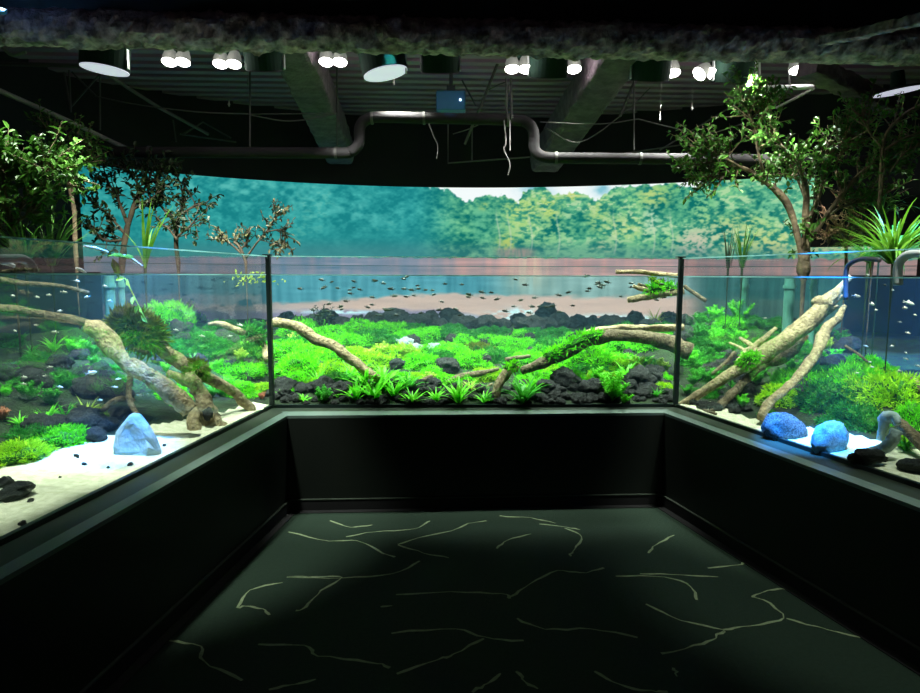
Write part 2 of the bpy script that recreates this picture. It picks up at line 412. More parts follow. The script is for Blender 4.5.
for vn in veins:
    P = [at_z(u, v, 0.0) for u, v in vn]
    Q = spline([p[:2] for p in P], 4)
    Q = Q + rng.normal(0, 0.004, Q.shape)
    T = np.gradient(Q, axis=0); T /= np.linalg.norm(T, axis=1)[:, None]; Np = np.stack([-T[:, 1], T[:, 0]], 1)
    n = len(Q)
    for i in range(n - 1):
        w0 = 0.0055 + 0.003 * math.sin(i * 1.3); w1 = 0.0055 + 0.003 * math.sin((i + 1) * 1.3)
        a, c, d, e = Q[i] + Np[i] * w0, Q[i] - Np[i] * w0, Q[i + 1] - Np[i + 1] * w1, Q[i + 1] + Np[i + 1] * w1
        b.add([(*a, .0015), (*c, .0015), (*d, .0015), (*e, .0015)], [(0, 1, 2, 3)], 1)
struct(b.build('floor', None, mats=[M_CARPET, M_VEIN]))

def wallseg(name, A, B, T, z0, z1, m, outn):
    o = T * np.array(outn); bb = MB(); bb.prism([A, B, B + o, A + o], z0, z1); return struct(bb.build(name, m))
# plinth fascia + ledge top (overlapping the sub-wall), one mesh per side
def plinth(name, A, B, GA, GB):
    bb = MB(); bb.prism([A, B, GB, GA], 0.0, LZ - 0.03); struct(bb.build(name, M_PLINTH))
    return
plinth('wall_back', I0, I1, G1 + BN * 0.0, G0)
plinth('wall_left', IL, I0, G0, GL)
plinth('wall_right', I1, IR, GR, G1)
LT = 0.03
def lerp(a, c, t): return a + (c - a) * t
for nm, A, B, GA, GB in (('trim_1', I0, I1, G0, G1), ('trim_2', IL, I0, GL, G0), ('trim_3', I1, IR, G1, GR)):
    bb = MB(); k = 0.27 if nm != 'trim_1' else 0.4
    a2, b2 = lerp(A, GA, k), lerp(B, GB, k)
    bb.prism([a2, b2, GB, GA], LZ - 0.03, LZ, 0)
    # chamfered lighter nosing
    za = LZ - 0.012
    V = [(*A, LZ - 0.03), (*B, LZ - 0.03), (*A, za), (*B, za), (*a2, LZ), (*b2, LZ), (*a2, LZ - 0.03), (*b2, LZ - 0.03)]
    bb.add(V, [(0, 1, 3, 2), (2, 3, 5, 4), (4, 5, 7, 6), (6, 7, 1, 0)], 1)
    struct(bb.build(nm, None, mats=[M_LEDGE, M_TRIM]))
for nm, A, B, inn in (('baseboard_back', I0, I1, -BN), ('baseboard_left', IL, I0, -LN), ('baseboard_right', I1, IR, -RN)):
    M_LINE = mat('baseboard_edge', (0.04, 0.055, 0.04), (0.05, 0.065, 0.05), 4, 0.6)
    bb = MB(); o = inn * 0.012; bb.prism([A, B, B + o, A + o], 0, 0.075)
    bb.prism([A, B, B + inn * 0.016, A + inn * 0.016], 0.075, 0.081, 1); bb.prism([A + o, B + o, B + inn * 0.06, A + inn * 0.06], 0.0, 0.004, 0)
    struct(bb.build(nm, None, mats=[M_BLACK, M_LINE]))

# tank outer outline, following the screen just in front of it
NS = 60
ths = np.linspace(TH0, TH1, NS)
rim = [scr(t) * (1 - 0.16 / np.hypot(*scr(t))) for t in ths]
LFAR = [np.array([-4.15, 5.6]), np.array([-4.0, YN])]
RFAR = [np.array([4.55, 5.6]), np.array([4.3, YN])]
outer = [LFAR[1], LFAR[0]] + rim + [RFAR[0], RFAR[1]]

# ---- curved screen with the river picture
HB = EYE - 0.66
def pic(u, v):
    """river landscape shown on the screen, u and v in camera pixels, underwater dimming painted in (horizon line 257)"""
    C = np.zeros(u.shape + (3,))
    n1 = fbm(u / 34, v / 26, 1, 1, 4); n2 = fbm(u / 9, v / 6, 1, 2, 3); n3 = fbm(u / 3.2, v / 2.2, 1, 3, 2)
    n4 = fbm(u / 5.0, v / 2.6, 1, 51, 3); tex = np.clip(0.30 * n1 + 0.26 * n2 + 0.20 * n3 + 0.24 * n4, 0, 1); tex = np.clip((tex - 0.36) / 0.28, 0, 1)[..., None]
    lft = sm((470 - u) / 60)[..., None]
    darkL, lightL = np.array([24, 130, 134.]), np.array([62, 174, 170.])
    darkR, lightR = np.array([14, 112, 104.]), np.array([116, 196, 146.])
    hazeb = sm((v - 215) / 45)[..., None]
    colL = darkL + (lightL - darkL) * tex * (1 - 0.65 * hazeb)
    colL = colL * (1 - 0.35 * hazeb) + np.array([60, 150, 150.]) * 0.35 * hazeb
    gr = np.clip(0.45 * n1[..., None] + 0.55 * n2[..., None], 0, 1)
    colR = darkR + (lightR - darkR) * np.clip(tex * 1.15, 0, 1)
    C = colL * lft + colR * (1 - lft)
    # sun-lit crowns
    for cx, cy, rx, ry, col, am in [(520, 212, 18, 24, (176, 214, 112), .95), (548, 207, 12, 14, (196, 216, 100), .9), (545, 232, 24, 14, (150, 210, 140), .7), (506, 244, 10, 10, (190, 206, 90), .9),
            (570, 196, 9, 5, (206, 212, 92), .9), (595, 210, 12, 20, (168, 208, 120), .85), (622, 200, 20, 16, (120, 205, 130), .7), (622, 228, 22, 13, (186, 216, 130), .85),
            (650, 196, 16, 12, (196, 214, 110), .8), (666, 185, 14, 8, (130, 206, 120), .7), (648, 222, 8, 16, (200, 225, 205), .7), (665, 240, 24, 9, (126, 206, 130), .8), (600, 246, 12, 6, (190, 190, 150), .6),
            (694, 200, 22, 14, (110, 200, 140), .8), (720, 190, 26, 10, (110, 200, 130), .8), (700, 214, 12, 12, (150, 210, 140), .7), (752, 222, 44, 9, (196, 216, 120), .85), (716, 236, 34, 14, (214, 216, 170), .8), (690, 243, 18, 14, (208, 196, 178), .9),
            (780, 214, 30, 18, (120, 205, 160), .7), (770, 240, 40, 12, (206, 216, 130), .9), (830, 246, 60, 8, (200, 205, 140), .95), (900, 250, 60, 7, (205, 205, 140), .95), (640, 245, 30, 5, (90, 190, 130), .6), (480, 222, 12, 20, (60, 168, 140), .6), (482, 206, 5, 5, (170, 190, 90), .6)]:
        e = np.exp(-(((u - cx) / rx) ** 2 + ((v - cy) / ry) ** 2) ** 1.4)
        k = np.clip(e * am * np.clip((0.25 * n2 + 0.3 * n3 + 0.45 * n4 - 0.42) / 0.14, 0, 1), 0, 1)[..., None]
        C = C * (1 - k) + (np.array(col, float) * .82 + np.array([200, 222, 180.]) * .18) * k
    for cx, cy in ((300, 200), (240, 190), (150, 190), (205, 185), (360, 215), (110, 175)):   # faint lighter drifts in the left forest
        e = np.exp(-(((u - cx) / 38) ** 2 + ((v - cy) / 14) ** 2)); k = (e * 0.45 * np.clip((n2 - 0.4) / 0.3, 0, 1))[..., None]
        C = C * (1 - k) + np.array([110, 205, 195.]) * k
    for cx in (497, 508, 529, 556, 612, 650, 668):   # trunks
        k = (np.exp(-((u - cx - 2 * np.sin(v / 9)) / 0.9) ** 2) * 0.5 * sm((v - 205) / 20) * sm((256 - v) / 6))[..., None]
        C = C * (1 - k) + np.array([205, 215, 190.]) * k
    sp = (np.clip((n4 - 0.56) / 0.10, 0, 1) * np.clip((n1 - .42) / .2, 0, 1) * (0.10 + 0.5 * sm((u - 500) / 40)) * sm((250 - v) / 14))[..., None]
    C = C * (1 - sp) + np.array([206, 226, 178.]) * sp
    # tree line against the sky
    xs = [0, 424, 428, 440, 446, 452, 458, 463, 470, 478, 486, 494, 503, 511, 517, 521, 527, 536, 546, 551, 560, 570, 580, 590, 597, 604, 612, 622, 632, 640, 652, 668, 676, 688, 700, 720, 740, 1200]
    ys = [0, 150, 189, 192, 192, 195, 199, 203, 203, 198, 196, 198, 198, 203, 204, 196, 191, 189, 191, 197, 197, 193, 196, 200, 200, 194, 188, 187, 190, 187, 186, 184, 186, 190, 182, 176, 150, 150]
    tl = np.interp(u, xs, ys) + (fbm(u / 3.5, v / 4, 1, 6, 2) - 0.5) * 7
    k = sm((tl - v) / 2.0)[..., None]
    sky = np.array([244, 252, 252.]) * np.ones_like(C)
    pale = np.exp(-(((u - 534) / 14) ** 2 + ((v - 192) / 6) ** 2)) + 0.8 * np.exp(-(((u - 598) / 9) ** 2 + ((v - 190) / 6) ** 2))
    pk = np.clip(pale * 1.2 * n2 * 1.3, 0, 0.8)[..., None]
    C = C * (1 - k) + (sky * (1 - pk) + np.array([110, 185, 205.]) * pk) * k
    # bank of roots
    k = (np.exp(-(((u - 515) / 18) ** 4 + ((v - 253) / 5) ** 4)) * np.clip(0.3 + 1.2 * fbm(u / 2.2, v / 9, 1, 9, 2), 0, 1))[..., None]
    C = C * (1 - k) + np.array([178, 156, 140.]) * k
    k = (sm((v - 236) / 18) * 0.35)[..., None] * np.ones_like(C); C = C * (1 - k) + np.array([96, 130, 136.]) * k
    # river
    wv = fbm(u / 40, v / 3, 1, 12, 3)[..., None]
    riv_up = (np.array([112, 124, 140.]) * lft + np.array([158, 134, 134.]) * (1 - lft)) + (wv - 0.5) * np.array([60, 34, 30.]) - (fbm(u / 6, v / 40, 1, 61, 2)[..., None] - .5) * np.array([40, 10, 0.])
    s1 = sm((u - 470) / 60)[..., None]
    riv_dk = np.array([70, 134, 148.]) * (1 - s1) + np.array([122, 150, 146.]) * s1 + (wv - 0.5) * 26 + (fbm(u / 5, v / 50, 1, 63, 2)[..., None] - .5) * 46
    riv_tan = np.array([192, 162, 150.]) + (wv - 0.5) * np.array([26, 20, 16.]) - np.array([24, 10, 0.]) * sm((360 - u) / 120)[..., None]
    R = riv_up
    a = sm((v - 274) / 3)[..., None]; R = R * (1 - a) + riv_dk * a
    vt = np.interp(u, [0, 250, 350, 440, 560, 690, 900], [304, 303, 297, 291, 294, 294, 296]) + (fbm(u / 10, v / 4, 1, 15, 2) - .5) * 5
    a = sm((v - vt) / 5)[..., None]; R = R * (1 - a) + riv_tan * a
    vt2 = np.interp(u, [0, 250, 440, 560, 690, 900], [309, 310, 307, 330, 330, 330]) + (fbm(u / 14, v / 4, 1, 19, 2) - .5) * 4
    a = sm((v - vt2) / 5)[..., None]; R = R * (1 - a) + np.array([132, 122, 146.]) * a
    dl_ = (sm((285 - u) / 40) * sm((v - 272) / 4))[..., None]; R = R * (1 - dl_) + (R * np.array([.62, .66, .68]) + (fbm(u / 4, v / 60, 1, 41, 2)[..., None] - .5) * 60) * dl_  # dimming through the left pane and water painted into the picture
    dr_ = (sm((u - 684) / 30) * sm((v - 273) / 3))[..., None]; R = R * (1 - dr_) + (R * np.array([.34, .62, .60]) + (fbm(u / 4, v / 60, 1, 43, 2)[..., None] - .5) * 40) * dr_  # same darkening, with a teal tint, painted over the right part
    st = (np.exp(-(((u - 528) / 20) ** 2)) * sm((300 - v) / 25) * 0.5 * np.clip(fbm(u / 2.5, v / 40, 1, 22, 2) * 1.5, 0, 1))[..., None]
    R = R * (1 - st) + np.array([206, 190, 160.]) * st
    for cx, cy, rx, ry in ((512, 315, 20, 5), (523, 311, 10, 4), (605, 318, 26, 4), (578, 320, 12, 3), (460, 318, 14, 3), (340, 313, 40, 2), (640, 318, 14, 3)):
        k = (np.exp(-(((u - cx) / rx) ** 2 + ((v - cy) / ry) ** 2)) * np.clip((fbm(u / 7, v / 2.5, 1, 25, 2) - 0.35) / 0.2, 0, 1))[..., None]
        R = R * (1 - k) + np.array([196, 234, 246.]) * k
    k = sm((v - 257 - (fbm(u / 5, v / 50, 1, 30, 2) - .5) * 3) / 1.5)[..., None]
    R = R * (1 + 0.17 * sm((u - 250) / 30) * sm((700 - u) / 30))[..., None]  # middle brightened in the picture to offset glass tint and water absorption
    C = C * (1 - k) + R * k
    return np.clip(C, 0, 255)
def srgb2lin(C):
    c = C / 255.0; return np.where(c <= 0.04045, c / 12.92, ((c + 0.055) / 1.055) ** 2.4)
nu, nv = 1150, 230
tt = np.linspace(TH0, TH1, nu); zz = np.linspace(HB, STOP, nv)
rr = np.polyval(_pf, tt)
X = (rr * np.sin(tt))[None, :].repeat(nv, 0); Y = (rr * np.cos(tt))[None, :].repeat(nv, 0); Z = zz[:, None].repeat(nu, 1)
U = CX + F_PX * np.tan(tt)[None, :].repeat(nv, 0)
Vv = 275.3 - (Z - EYE) * F_PX / Y * 1.012
colr = srgb2lin(pic(U, Vv))
V3 = np.stack([X, Y, Z], -1).reshape(-1, 3)
# give the panel real thickness with a back skin
me = bpy.data.meshes.new('river_screen')
idx = np.arange(nu * nv).reshape(nv, nu)
quads = np.stack([idx[:-1, :-1], idx[:-1, 1:], idx[1:, 1:], idx[1:, :-1]], -1).reshape(-1, 4)
me.vertices.add(len(V3)); me.vertices.foreach_set('co', V3.ravel())
me.loops.add(quads.size); me.polygons.add(len(quads))
me.loops.foreach_set('vertex_index', quads.ravel())
me.polygons.foreach_set('loop_start', np.arange(len(quads)) * 4); me.polygons.foreach_set('loop_total', np.full(len(quads), 4))
me.update(calc_edges=True); me.validate()
ca = me.color_attributes.new('picture', 'FLOAT_COLOR', 'POINT')
ca.data.foreach_set('color', np.concatenate([colr.reshape(-1, 3), np.ones((nu * nv, 1))], 1).astype(np.float32).ravel())
ms = bpy.data.materials.new('screen_picture'); ms.use_nodes = True
nt = ms.node_tree; nt.nodes.remove(nt.nodes['Principled BSDF'])
at_ = nt.nodes.new('ShaderNodeVertexColor'); at_.layer_name = 'picture'
em = nt.nodes.new('ShaderNodeEmission'); em.inputs[1].default_value = 1.0
nt.links.new(at_.outputs[0], em.inputs[0]); nt.links.new(em.outputs[0], nt.nodes['Material Output'].inputs[0])
me.materials.append(ms)
scro = bpy.data.objects.new('river_screen', me)
COL.objects.link(scro); ORIG['river_screen'] = np.zeros(3)
tag(scro, 'long curved lit screen showing a forest river landscape behind the tanks', 'screen')
bb = MB(); V = []
for t in ths:
    p = scr(t); q = p * (1 + 0.05 / np.hypot(*p))
    V += [(*(p * 1.0005), HB), (*(p * 1.0005), STOP), (*q, HB), (*q, STOP)]
Fc = []
for i in range(NS - 1):
    a, c = i * 4, i * 4 + 4
    Fc += [(a + 2, c + 2, c + 3, a + 3), (a + 1, a + 3, c + 3, c + 1), (a, c, c + 2, a + 2)]
bb.add(V, Fc); bb.build('screen_backing', M_BLACK, scro)

# ---- black walls: header above the screen, returns at both sides
CEIL = 3.40
def curved_wall(name, t0, t1, z0, z1, off, m):
    bb = MB(); V = []; n = 40
    for t in np.linspace(t0, t1, n):
        p = scr(t); k = 1 + off / np.hypot(*p); q = p * (k + 0.1 / np.hypot(*p))
        V += [(*(p * k), z0), (*(p * k), z1), (*q, z0), (*q, z1)]
    Fc = []
    for i in range(n - 1):
        a, c = i * 4, i * 4 + 4
        Fc += [(a, a + 1, c + 1, c), (a + 2, c + 2, c + 3, a + 3), (a + 1, a + 3, c + 3, c + 1), (a, c, c + 2, a + 2)]
    bb.add(V, Fc); return struct(bb.build(name, m))
curved_wall('wall_header', TH0 - 0.01, TH1, STOP, CEIL + 0.6, -0.03, M_BLACK)
_sl = scr(TH0); _sr = scr(TH1)
bb = MB(); bb.prism([_sl, _sl + np.array([-0.12, 0.05]), np.array([-4.6, 5.2]), np.array([-4.35, YN - .6]), np.array([-4.2, YN - .6]), np.array([-4.45, 5.1])], 0, CEIL + 0.6)
struct(bb.build('wall_far_left', M_BLACK))
bb = MB(); bb.prism([_sr, _sr + np.array([0.12, 0.05]), np.array([5.05, 5.2]), np.array([4.75, YN - .6]), np.array([4.6, YN - .6]), np.array([4.9, 5.1])], 0, CEIL + 0.6)
struct(bb.build('wall_far_right', M_BLACK))
# black panel hanging in front of the right end of the screen
tR0 = math.atan((806 - CX) / F_PX)
curved_wall('wall_panel_right', tR0, TH1 + 0.02, EYE + 0.33, STOP + .1, -0.10, M_BLACK)
# dark blue tank side walls under water
def rimseg(i0, i1): return rim[i0:i1]
iR = int(np.searchsorted(ths, math.atan((838 - CX) / F_PX)))
bb = MB()
pl = rim[iR:] + [RFAR[0], RFAR[1]]
V = []
for p in pl: V += [(*p, 0.6), (*p, WZ + 0.02), (*(p + np.array([0.03, 0.03])), 0.6), (*(p + np.array([0.03, 0.03])), WZ + 0.02)]
Fc = []
for i in range(len(pl) - 1):
    a, c = i * 4, i * 4 + 4; Fc += [(a, c, c + 1, a + 1), (a + 2, a + 3, c + 3, c + 2), (a + 1, c + 1, c + 3, a + 3)]
bb.add(V, Fc); struct(bb.build('wall_tank_right', M_TANKWALL))
iL = 1
bb = MB(); pl = [LFAR[1], LFAR[0]] + rim[:iL + 1]; V = []
for p in pl: V += [(*p, 0.6), (*p, WZ + 0.02), (*(p + np.array([-0.03, 0.03])), 0.6), (*(p + np.array([-0.03, 0.03])), WZ + 0.02)]
Fc = []
for i in range(len(pl) - 1):
    a, c = i * 4, i * 4 + 4; Fc += [(a, c, c + 1, a + 1), (a + 2, a + 3, c + 3, c + 2), (a + 1, c + 1, c + 3, a + 3)]
bb.add(V, Fc); struct(bb.build('wall_tank_left', M_TANKWALL))

# ---- ceiling deck: ribs parallel to the back wall
bb = MB()
bb.box((0.3, 4.5, CEIL + 0.25), (12, 15, 0.04))
ang = math.atan2(BDIR[1], BDIR[0])
AX = [np.array([*BDIR, 0]), np.array([*BN, 0]), np.array([0, 0, 1.])]
for k in range(44):
    c = np.array([0.3, 4.2, 0]) + AX[1] * (k * 0.20 - 3.4)
    bb.box((c[0], c[1], CEIL + 0.21), (9.6, 0.10, 0.05), AX)
struct(bb.build('ceiling', M_DECK))

# beams along the room axis, sprayed with fireproofing
def beam(name, A, B, w, h, m, rough=0.012, n=40, seed=0, rnd=False):
    A = np.array(A, float); B = np.array(B, float); d = (B - A) / np.linalg.norm(B - A)
    s = np.cross(d, [0, 0, 1]); s /= np.linalg.norm(s); u = np.cross(s, d)
    bb = MB(); V = []; ring = []
    prof = []
    for i in range(28):
        t = 2 * math.pi * i / 28; e_ = 0.3 if not rnd else 0.9
        prof.append((math.copysign(abs(math.cos(t)) ** e_, math.cos(t)) * w / 2, math.copysign(abs(math.sin(t)) ** e_, math.sin(t)) * h / 2))
    K = len(prof)
    for i in range(n + 1):
        c = A + (B - A) * i / n
        for (px, pz) in prof:
            l = math.hypot(px, pz); q = mnoise.fractal(Vector((i * 0.35 + seed * 9, px * 14, pz * 14)), 1.0, 2.0, 4)
            q += 0.6 * mnoise.noise(Vector((i * 0.9 + seed, px * 40, pz * 40)))
            V.append(c + (s * px + u * pz) * (1 + rough * q / max(l, .02)))
    Fc = [(i * K + k, i * K + (k + 1) % K, (i + 1) * K + (k + 1) % K, (i + 1) * K + k) for i in range(n) for k in range(K)]
    Fc += [tuple(range(K)), tuple(range(n * K, n * K + K))[::-1]]
    bb.add(V, Fc); return bb.build(name, m, smooth=False)
M_FIRE2 = mat('grey_fireproofed_joist', (0.08, 0.055, 0.07), (0.15, 0.105, 0.13), 10, 0.95, 0.8, 40)
yb = 4.1
pL, pR = at_y(-60, 30, 3.95), at_y(980, 53, 4.4)
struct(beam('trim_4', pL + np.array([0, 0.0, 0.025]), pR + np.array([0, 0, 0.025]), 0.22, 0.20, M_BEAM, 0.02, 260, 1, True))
bb = MB(); d_ = nrm(flat2(pR) - flat2(pL)); n_ = np.array([-d_[1], d_[0]]) * .06; V = []
for q in (pL, pR):
    for sg in (-1, 1): V += [(q[0] + n_[0] * sg, q[1] + n_[1] * sg, q[2] + .09), (q[0] + n_[0] * sg, q[1] + n_[1] * sg, CEIL + .3)]
bb.add(V, [(0, 1, 3, 2), (4, 6, 7, 5), (0, 4, 5, 1), (2, 3, 7, 6), (0, 2, 6, 4), (1, 5, 7, 3)]); struct(bb.build('wall_bulkhead', M_BLACK))
# dark soffit above and in front of the beam
pL2, pR2 = at_y(-120, 0, 3.8), at_y(1040, 20, 4.3)
bb = MB(); bb.prism([(-5, -1), (5.5, -1), (5.5, pR2[1]), (-5, pL2[1])], 3.30, 3.34); struct(bb.build('ceiling_front', M_BLACK))
struct(beam('trim_5', at_y(286, 40, 5.1) + [0, 0, 0.12], at_y(340, 152, 8.2), 0.34, 0.30, M_FIRE2, 0.010, 60, 2))
struct(beam('trim_6', at_y(632, 45, 5.4) + [0, 0, 0.12], at_y(545, 160, 8.2), 0.36, 0.30, M_FIRE2, 0.010, 60, 3))
struct(beam('trim_7', at_y(808, 66, 5.3) + [0, 0, 0.0], at_y(895, 108, 5.9), 0.17, 0.14, M_FIRE2, 0.012, 30, 4))
# grey strut crossing in front at the top right corner
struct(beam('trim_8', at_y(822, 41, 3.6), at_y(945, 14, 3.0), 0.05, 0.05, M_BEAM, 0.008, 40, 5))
# ================================================================== TANK: ground, glass, water
def inpoly(px, py, poly):
    c = np.zeros(px.shape, bool); n = len(poly)
    for i in range(n):
        x0, y0 = poly[i]; x1, y1 = poly[(i + 1) % n]
        k = ((y0 > py) != (y1 > py)) & (px < (x1 - x0) * (py - y0) / (y1 - y0 + 1e-12) + x0); c ^= k
    return c
room_poly = [G0, G1, GR + (GR - G1) * 0.2, GL + (GL - G0) * 0.2]
out_poly = outer
gx = np.arange(-4.3, 4.9, 0.04); gy = np.arange(YN, 8.5, 0.04)
GX, GY = np.meshgrid(gx, gy)
inroom = inpoly(GX, GY, room_poly); inout = inpoly(GX, GY, out_poly)
P = np.stack([GX, GY], -1)
best = np.full(GX.shape, 9.0); Q = P.copy()
for A, B in ((GL, G0), (G0, G1), (GR, G1)):
    dd, t = segd(P, A, B); q = A + t[..., None] * (B - A); k = dd < best; best = np.where(k, dd, best); Q = np.where(k[..., None], q, Q)
snap = inroom & (best < 0.058)
PX = np.where(snap, Q[..., 0], GX); PY = np.where(snap, Q[..., 1], GY)
ok = (~inroom | snap) & inout
H, side, dist, sand = terrain(PX, PY)
idx = np.arange(GX.size).reshape(GX.shape)
q = np.stack([idx[:-1, :-1], idx[:-1, 1:], idx[1:, 1:], idx[1:, :-1]], -1).reshape(-1, 4)
okf = ok.ravel()[q].all(1); q = q[okf]
sf = sand.ravel()[q].sum(1) >= 2
V3 = np.stack([PX, PY, H], -1).reshape(-1, 3)
def gridobj(name, q, m):
    u_, inv = np.unique(q, return_inverse=True)
    me = bpy.data.meshes.new(name); me.from_pydata(V3[u_].tolist(), [], inv.reshape(-1, 4).tolist())
    me.materials.append(m); me.polygons.foreach_set('use_smooth', [True] * len(me.polygons))
    o = bpy.data.objects.new(name, me); COL.objects.link(o); ORIG[o.name] = np.zeros(3); return o
tag(gridobj('sand', q[sf], M_SAND), 'pale sand bed along the front glass of both side tanks', 'sand', kind='stuff')
tag(gridobj('gravel', q[~sf], M_SOIL), 'dark planted gravel slope under the moss and rocks', 'gravel', kind='stuff')

GT = EYE + 0.125
M_GLASS = clear('tank_glass', (0.965, 0.99, 0.985), 0.22)
def pane(name, A, B, outn, label, z1=GT, rimm=True):
    bb = MB(); o = outn * 0.015; bb.prism([A, B, B + o, A + o], LZ, z1 - 0.004)
    o1 = bb.build(name, M_GLASS); tag(o1, label, 'glass')
    bb = MB(); bb.prism([A, B, B + o, A + o], z1 - 0.004, z1 + 0.0015); bb.build('polished_edge', M_RIM, o1)
    bb = MB(); i = -outn * 0.004; bb.prism([A + i, B + i, B + o * 1.3, A + o * 1.3], LZ, LZ + 0.022); bb.build('base_seal', M_POST, o1)
    return o1
pane('glass_pane', G0, G1, BN, 'wide clear glass front of the middle tank between the black corner joints')
pane('glass_pane', GL, G0, LN, 'clear glass side running back to the left black corner joint')
pane('glass_pane', G1, GR, RN, 'clear glass side running from the right black corner joint towards the viewer')
for C0, nm in ((G0, 'thin black vertical joint at the left glass corner, below the leafy twigs'), (G1, 'thin black vertical joint at the right glass corner, beside the curved driftwood')):
    bb = MB(); bb.prism([C0 + np.array([x, y]) for x, y in ((-.015, -.012), (.015, -.012), (.015, .022), (-.015, .022))], LZ, GT + 0.005)
    o1 = bb.build('corner_joint', M_POST); tag(o1, nm, 'glass joint', None)
    bb = MB(); bb.prism([C0 + np.array([x, y]) for x, y in ((-.034, -.016), (.024, -.016), (.024, .03), (-.034, .03))], GT + 0.005, GT + 0.012)
    bb.build('cap', M_POST, o1)
# rear glass
bb = MB(); rb = MB(); V = []; V2 = []
for p in rim:
    q2 = p * (1 + 0.015 / np.hypot(*p))
    V += [(*p, .66), (*p, EYE + 0.112), (*q2, .66), (*q2, EYE + 0.112)]; V2 += [(*p, EYE + .112), (*p, EYE + 0.120), (*q2, EYE + .112), (*q2, EYE + 0.120)]
Fc = []
for i in range(NS - 1):
    a, c = i * 4, i * 4 + 4
    Fc += [(a, a + 1, c + 1, c), (a + 2, c + 2, c + 3, a + 3), (a + 1, a + 3, c + 3, c + 1)]
bb.add(V, Fc); rb.add(V2, Fc)
o1 = bb.build('rear_glass_pane', M_GLASS); tag(o1, 'curved rear glass of the tank just in front of the river screen', 'glass'); rb.build('polished_edge', M_RIM, o1)

# water: closed body with a reflective top and clear sides
mw = clear('water_surface', (0.97, 0.99, 1.0), 1.0, 0.03)
mv = bpy.data.materials.new('water_side'); mv.use_nodes = True
for m_ in (mw, mv):
    nt = m_.node_tree; N = nt.nodes
    if m_ is mv:
        N.remove(N['Principled BSDF']); t = N.new('ShaderNodeBsdfTransparent'); nt.links.new(t.outputs[0], N['Material Output'].inputs['Surface'])
    va = N.new('ShaderNodeVolumeAbsorption'); va.inputs['Color'].default_value = (0.15, 0.88, 0.92, 1); va.inputs['Density'].default_value = 0.030
    vs = N.new('ShaderNodeVolumeScatter'); vs.inputs['Color'].default_value = (0.35, 0.75, 1.0, 1); vs.inputs['Density'].default_value = VOLD; vs.inputs['Anisotropy'].default_value = 0.1
    ad = N.new('ShaderNodeAddShader'); nt.links.new(va.outputs[0], ad.inputs[0]); nt.links.new(vs.outputs[0], ad.inputs[1])
    nt.links.new(ad.outputs[0], N['Material Output'].inputs['Volume'])
e = 0.017
def off_in(): 
    a = GL + LN * e; d = GR + RN * e
    # inner corners pushed outwards
    c0 = G0 + (LN + BN) * e; c1 = G1 + (RN + BN) * e
    return [a, c0, c1, d]
inn = off_in()
shr = [p * (1 - 0.02 / np.hypot(*p)) for p in rim]
polyw = inn + [RFAR[1] + [-.02, 0], RFAR[0] + [-.03, 0]] + shr[::-1] + [LFAR[0] + [.03, 0], LFAR[1] + [.02, 0]]
bb = MB(); n = len(polyw)
V = [(p[0], p[1], 0.60) for p in polyw] + [(p[0], p[1], WZ) for p in polyw]
bb.add(V, [tuple(range(n))[::-1]], 1); s0 = bb.n
bb.f += [tuple(range(n, 2 * n))]; bb.mi += [0]
for i in range(n): bb.f.append((i, (i + 1) % n, n + (i + 1) % n, n + i)); bb.mi.append(1)
wo = bb.build('water', None, mats=[mw, mv]); tag(wo, 'clear blue tinted tank water filling all three arms', 'water', kind='stuff')
wo.data.validate()
bb = MB()
for A_, B_ in ((GL + LN * .015, G0 + (LN + BN) * .012), (G0 + BN * .016, G1 + BN * .016), (GR + RN * .015, G1 + (RN + BN) * .012)):
    d_ = nrm(B_ - A_); n_ = np.array([-d_[1], d_[0]]) * .003
    bb.prism([A_ - n_, B_ - n_, B_ + n_, A_ + n_], WZ - .003, WZ + .003)
bb.build('meniscus_glint', M_RIM, wo)  # pale strip standing for the bright glint along the water line

# ================================================================== reusable shapes
CACHE = {}
def mesh_of(mb, name, m, smooth=False, mats=None):
    me = bpy.data.meshes.new(name); me.from_pydata(np.concatenate(mb.v).tolist(), [], mb.f)
    for x in (mats or [m]): me.materials.append(x)
    if mats: me.polygons.foreach_set('material_index', mb.mi)
    if smooth: me.polygons.foreach_set('use_smooth', [True] * len(me.polygons))
    me.update(); return me
def ico(sub):
    import bmesh
    b_ = bmesh.new(); bmesh.ops.create_icosphere(b_, subdivisions=sub, radius=1.0)
    V = np.array([v.co[:] for v in b_.verts]); Fc = [tuple(v.index for v in f.verts) for f in b_.faces]; b_.free(); return V, Fc
ICO3 = ico(4); ICO2 = ico(3)
def lump(seed, amp=0.3, fr=1.3, fine=0.08, sq=(1, 1, 0.7), base=None, ridged=False):
    V, Fc = base or ICO3
    out = []
    for v in V:
        p = Vector(v) * fr + Vector((seed * 7.1, seed * 3.3, seed * 1.9))
        q = amp * mnoise.fractal(p, 1.0, 2.0, 3) + fine * mnoise.fractal(p * 4, 1.0, 2.0, 3)
        if ridged: q = amp * (0.6 - abs(mnoise.noise(p)) * 1.6) + fine * mnoise.fractal(p * 4, 1, 2, 3) - 0.10 * max(0, mnoise.noise(p * 3))
        out.append(np.array(v) * (1 + q) * np.array(sq))
    return np.array(out), Fc
def rock_mesh(i):
    k = ('rock', i)
    if k not in CACHE:
        V, Fc = lump(i + 1, 0.34, 1.2, 0.13, (1, 0.85, 0.72), ridged=(i % 2 == 0)); mb = MB().add(V, Fc); CACHE[k] = mesh_of(mb, 'lava_rock', M_LAVA, True)
    return CACHE[k]
MOSSM = {'g': M_MOSS, 'y': M_MOSSY, 'd': M_MOSSD, 'o': M_MOSSO}
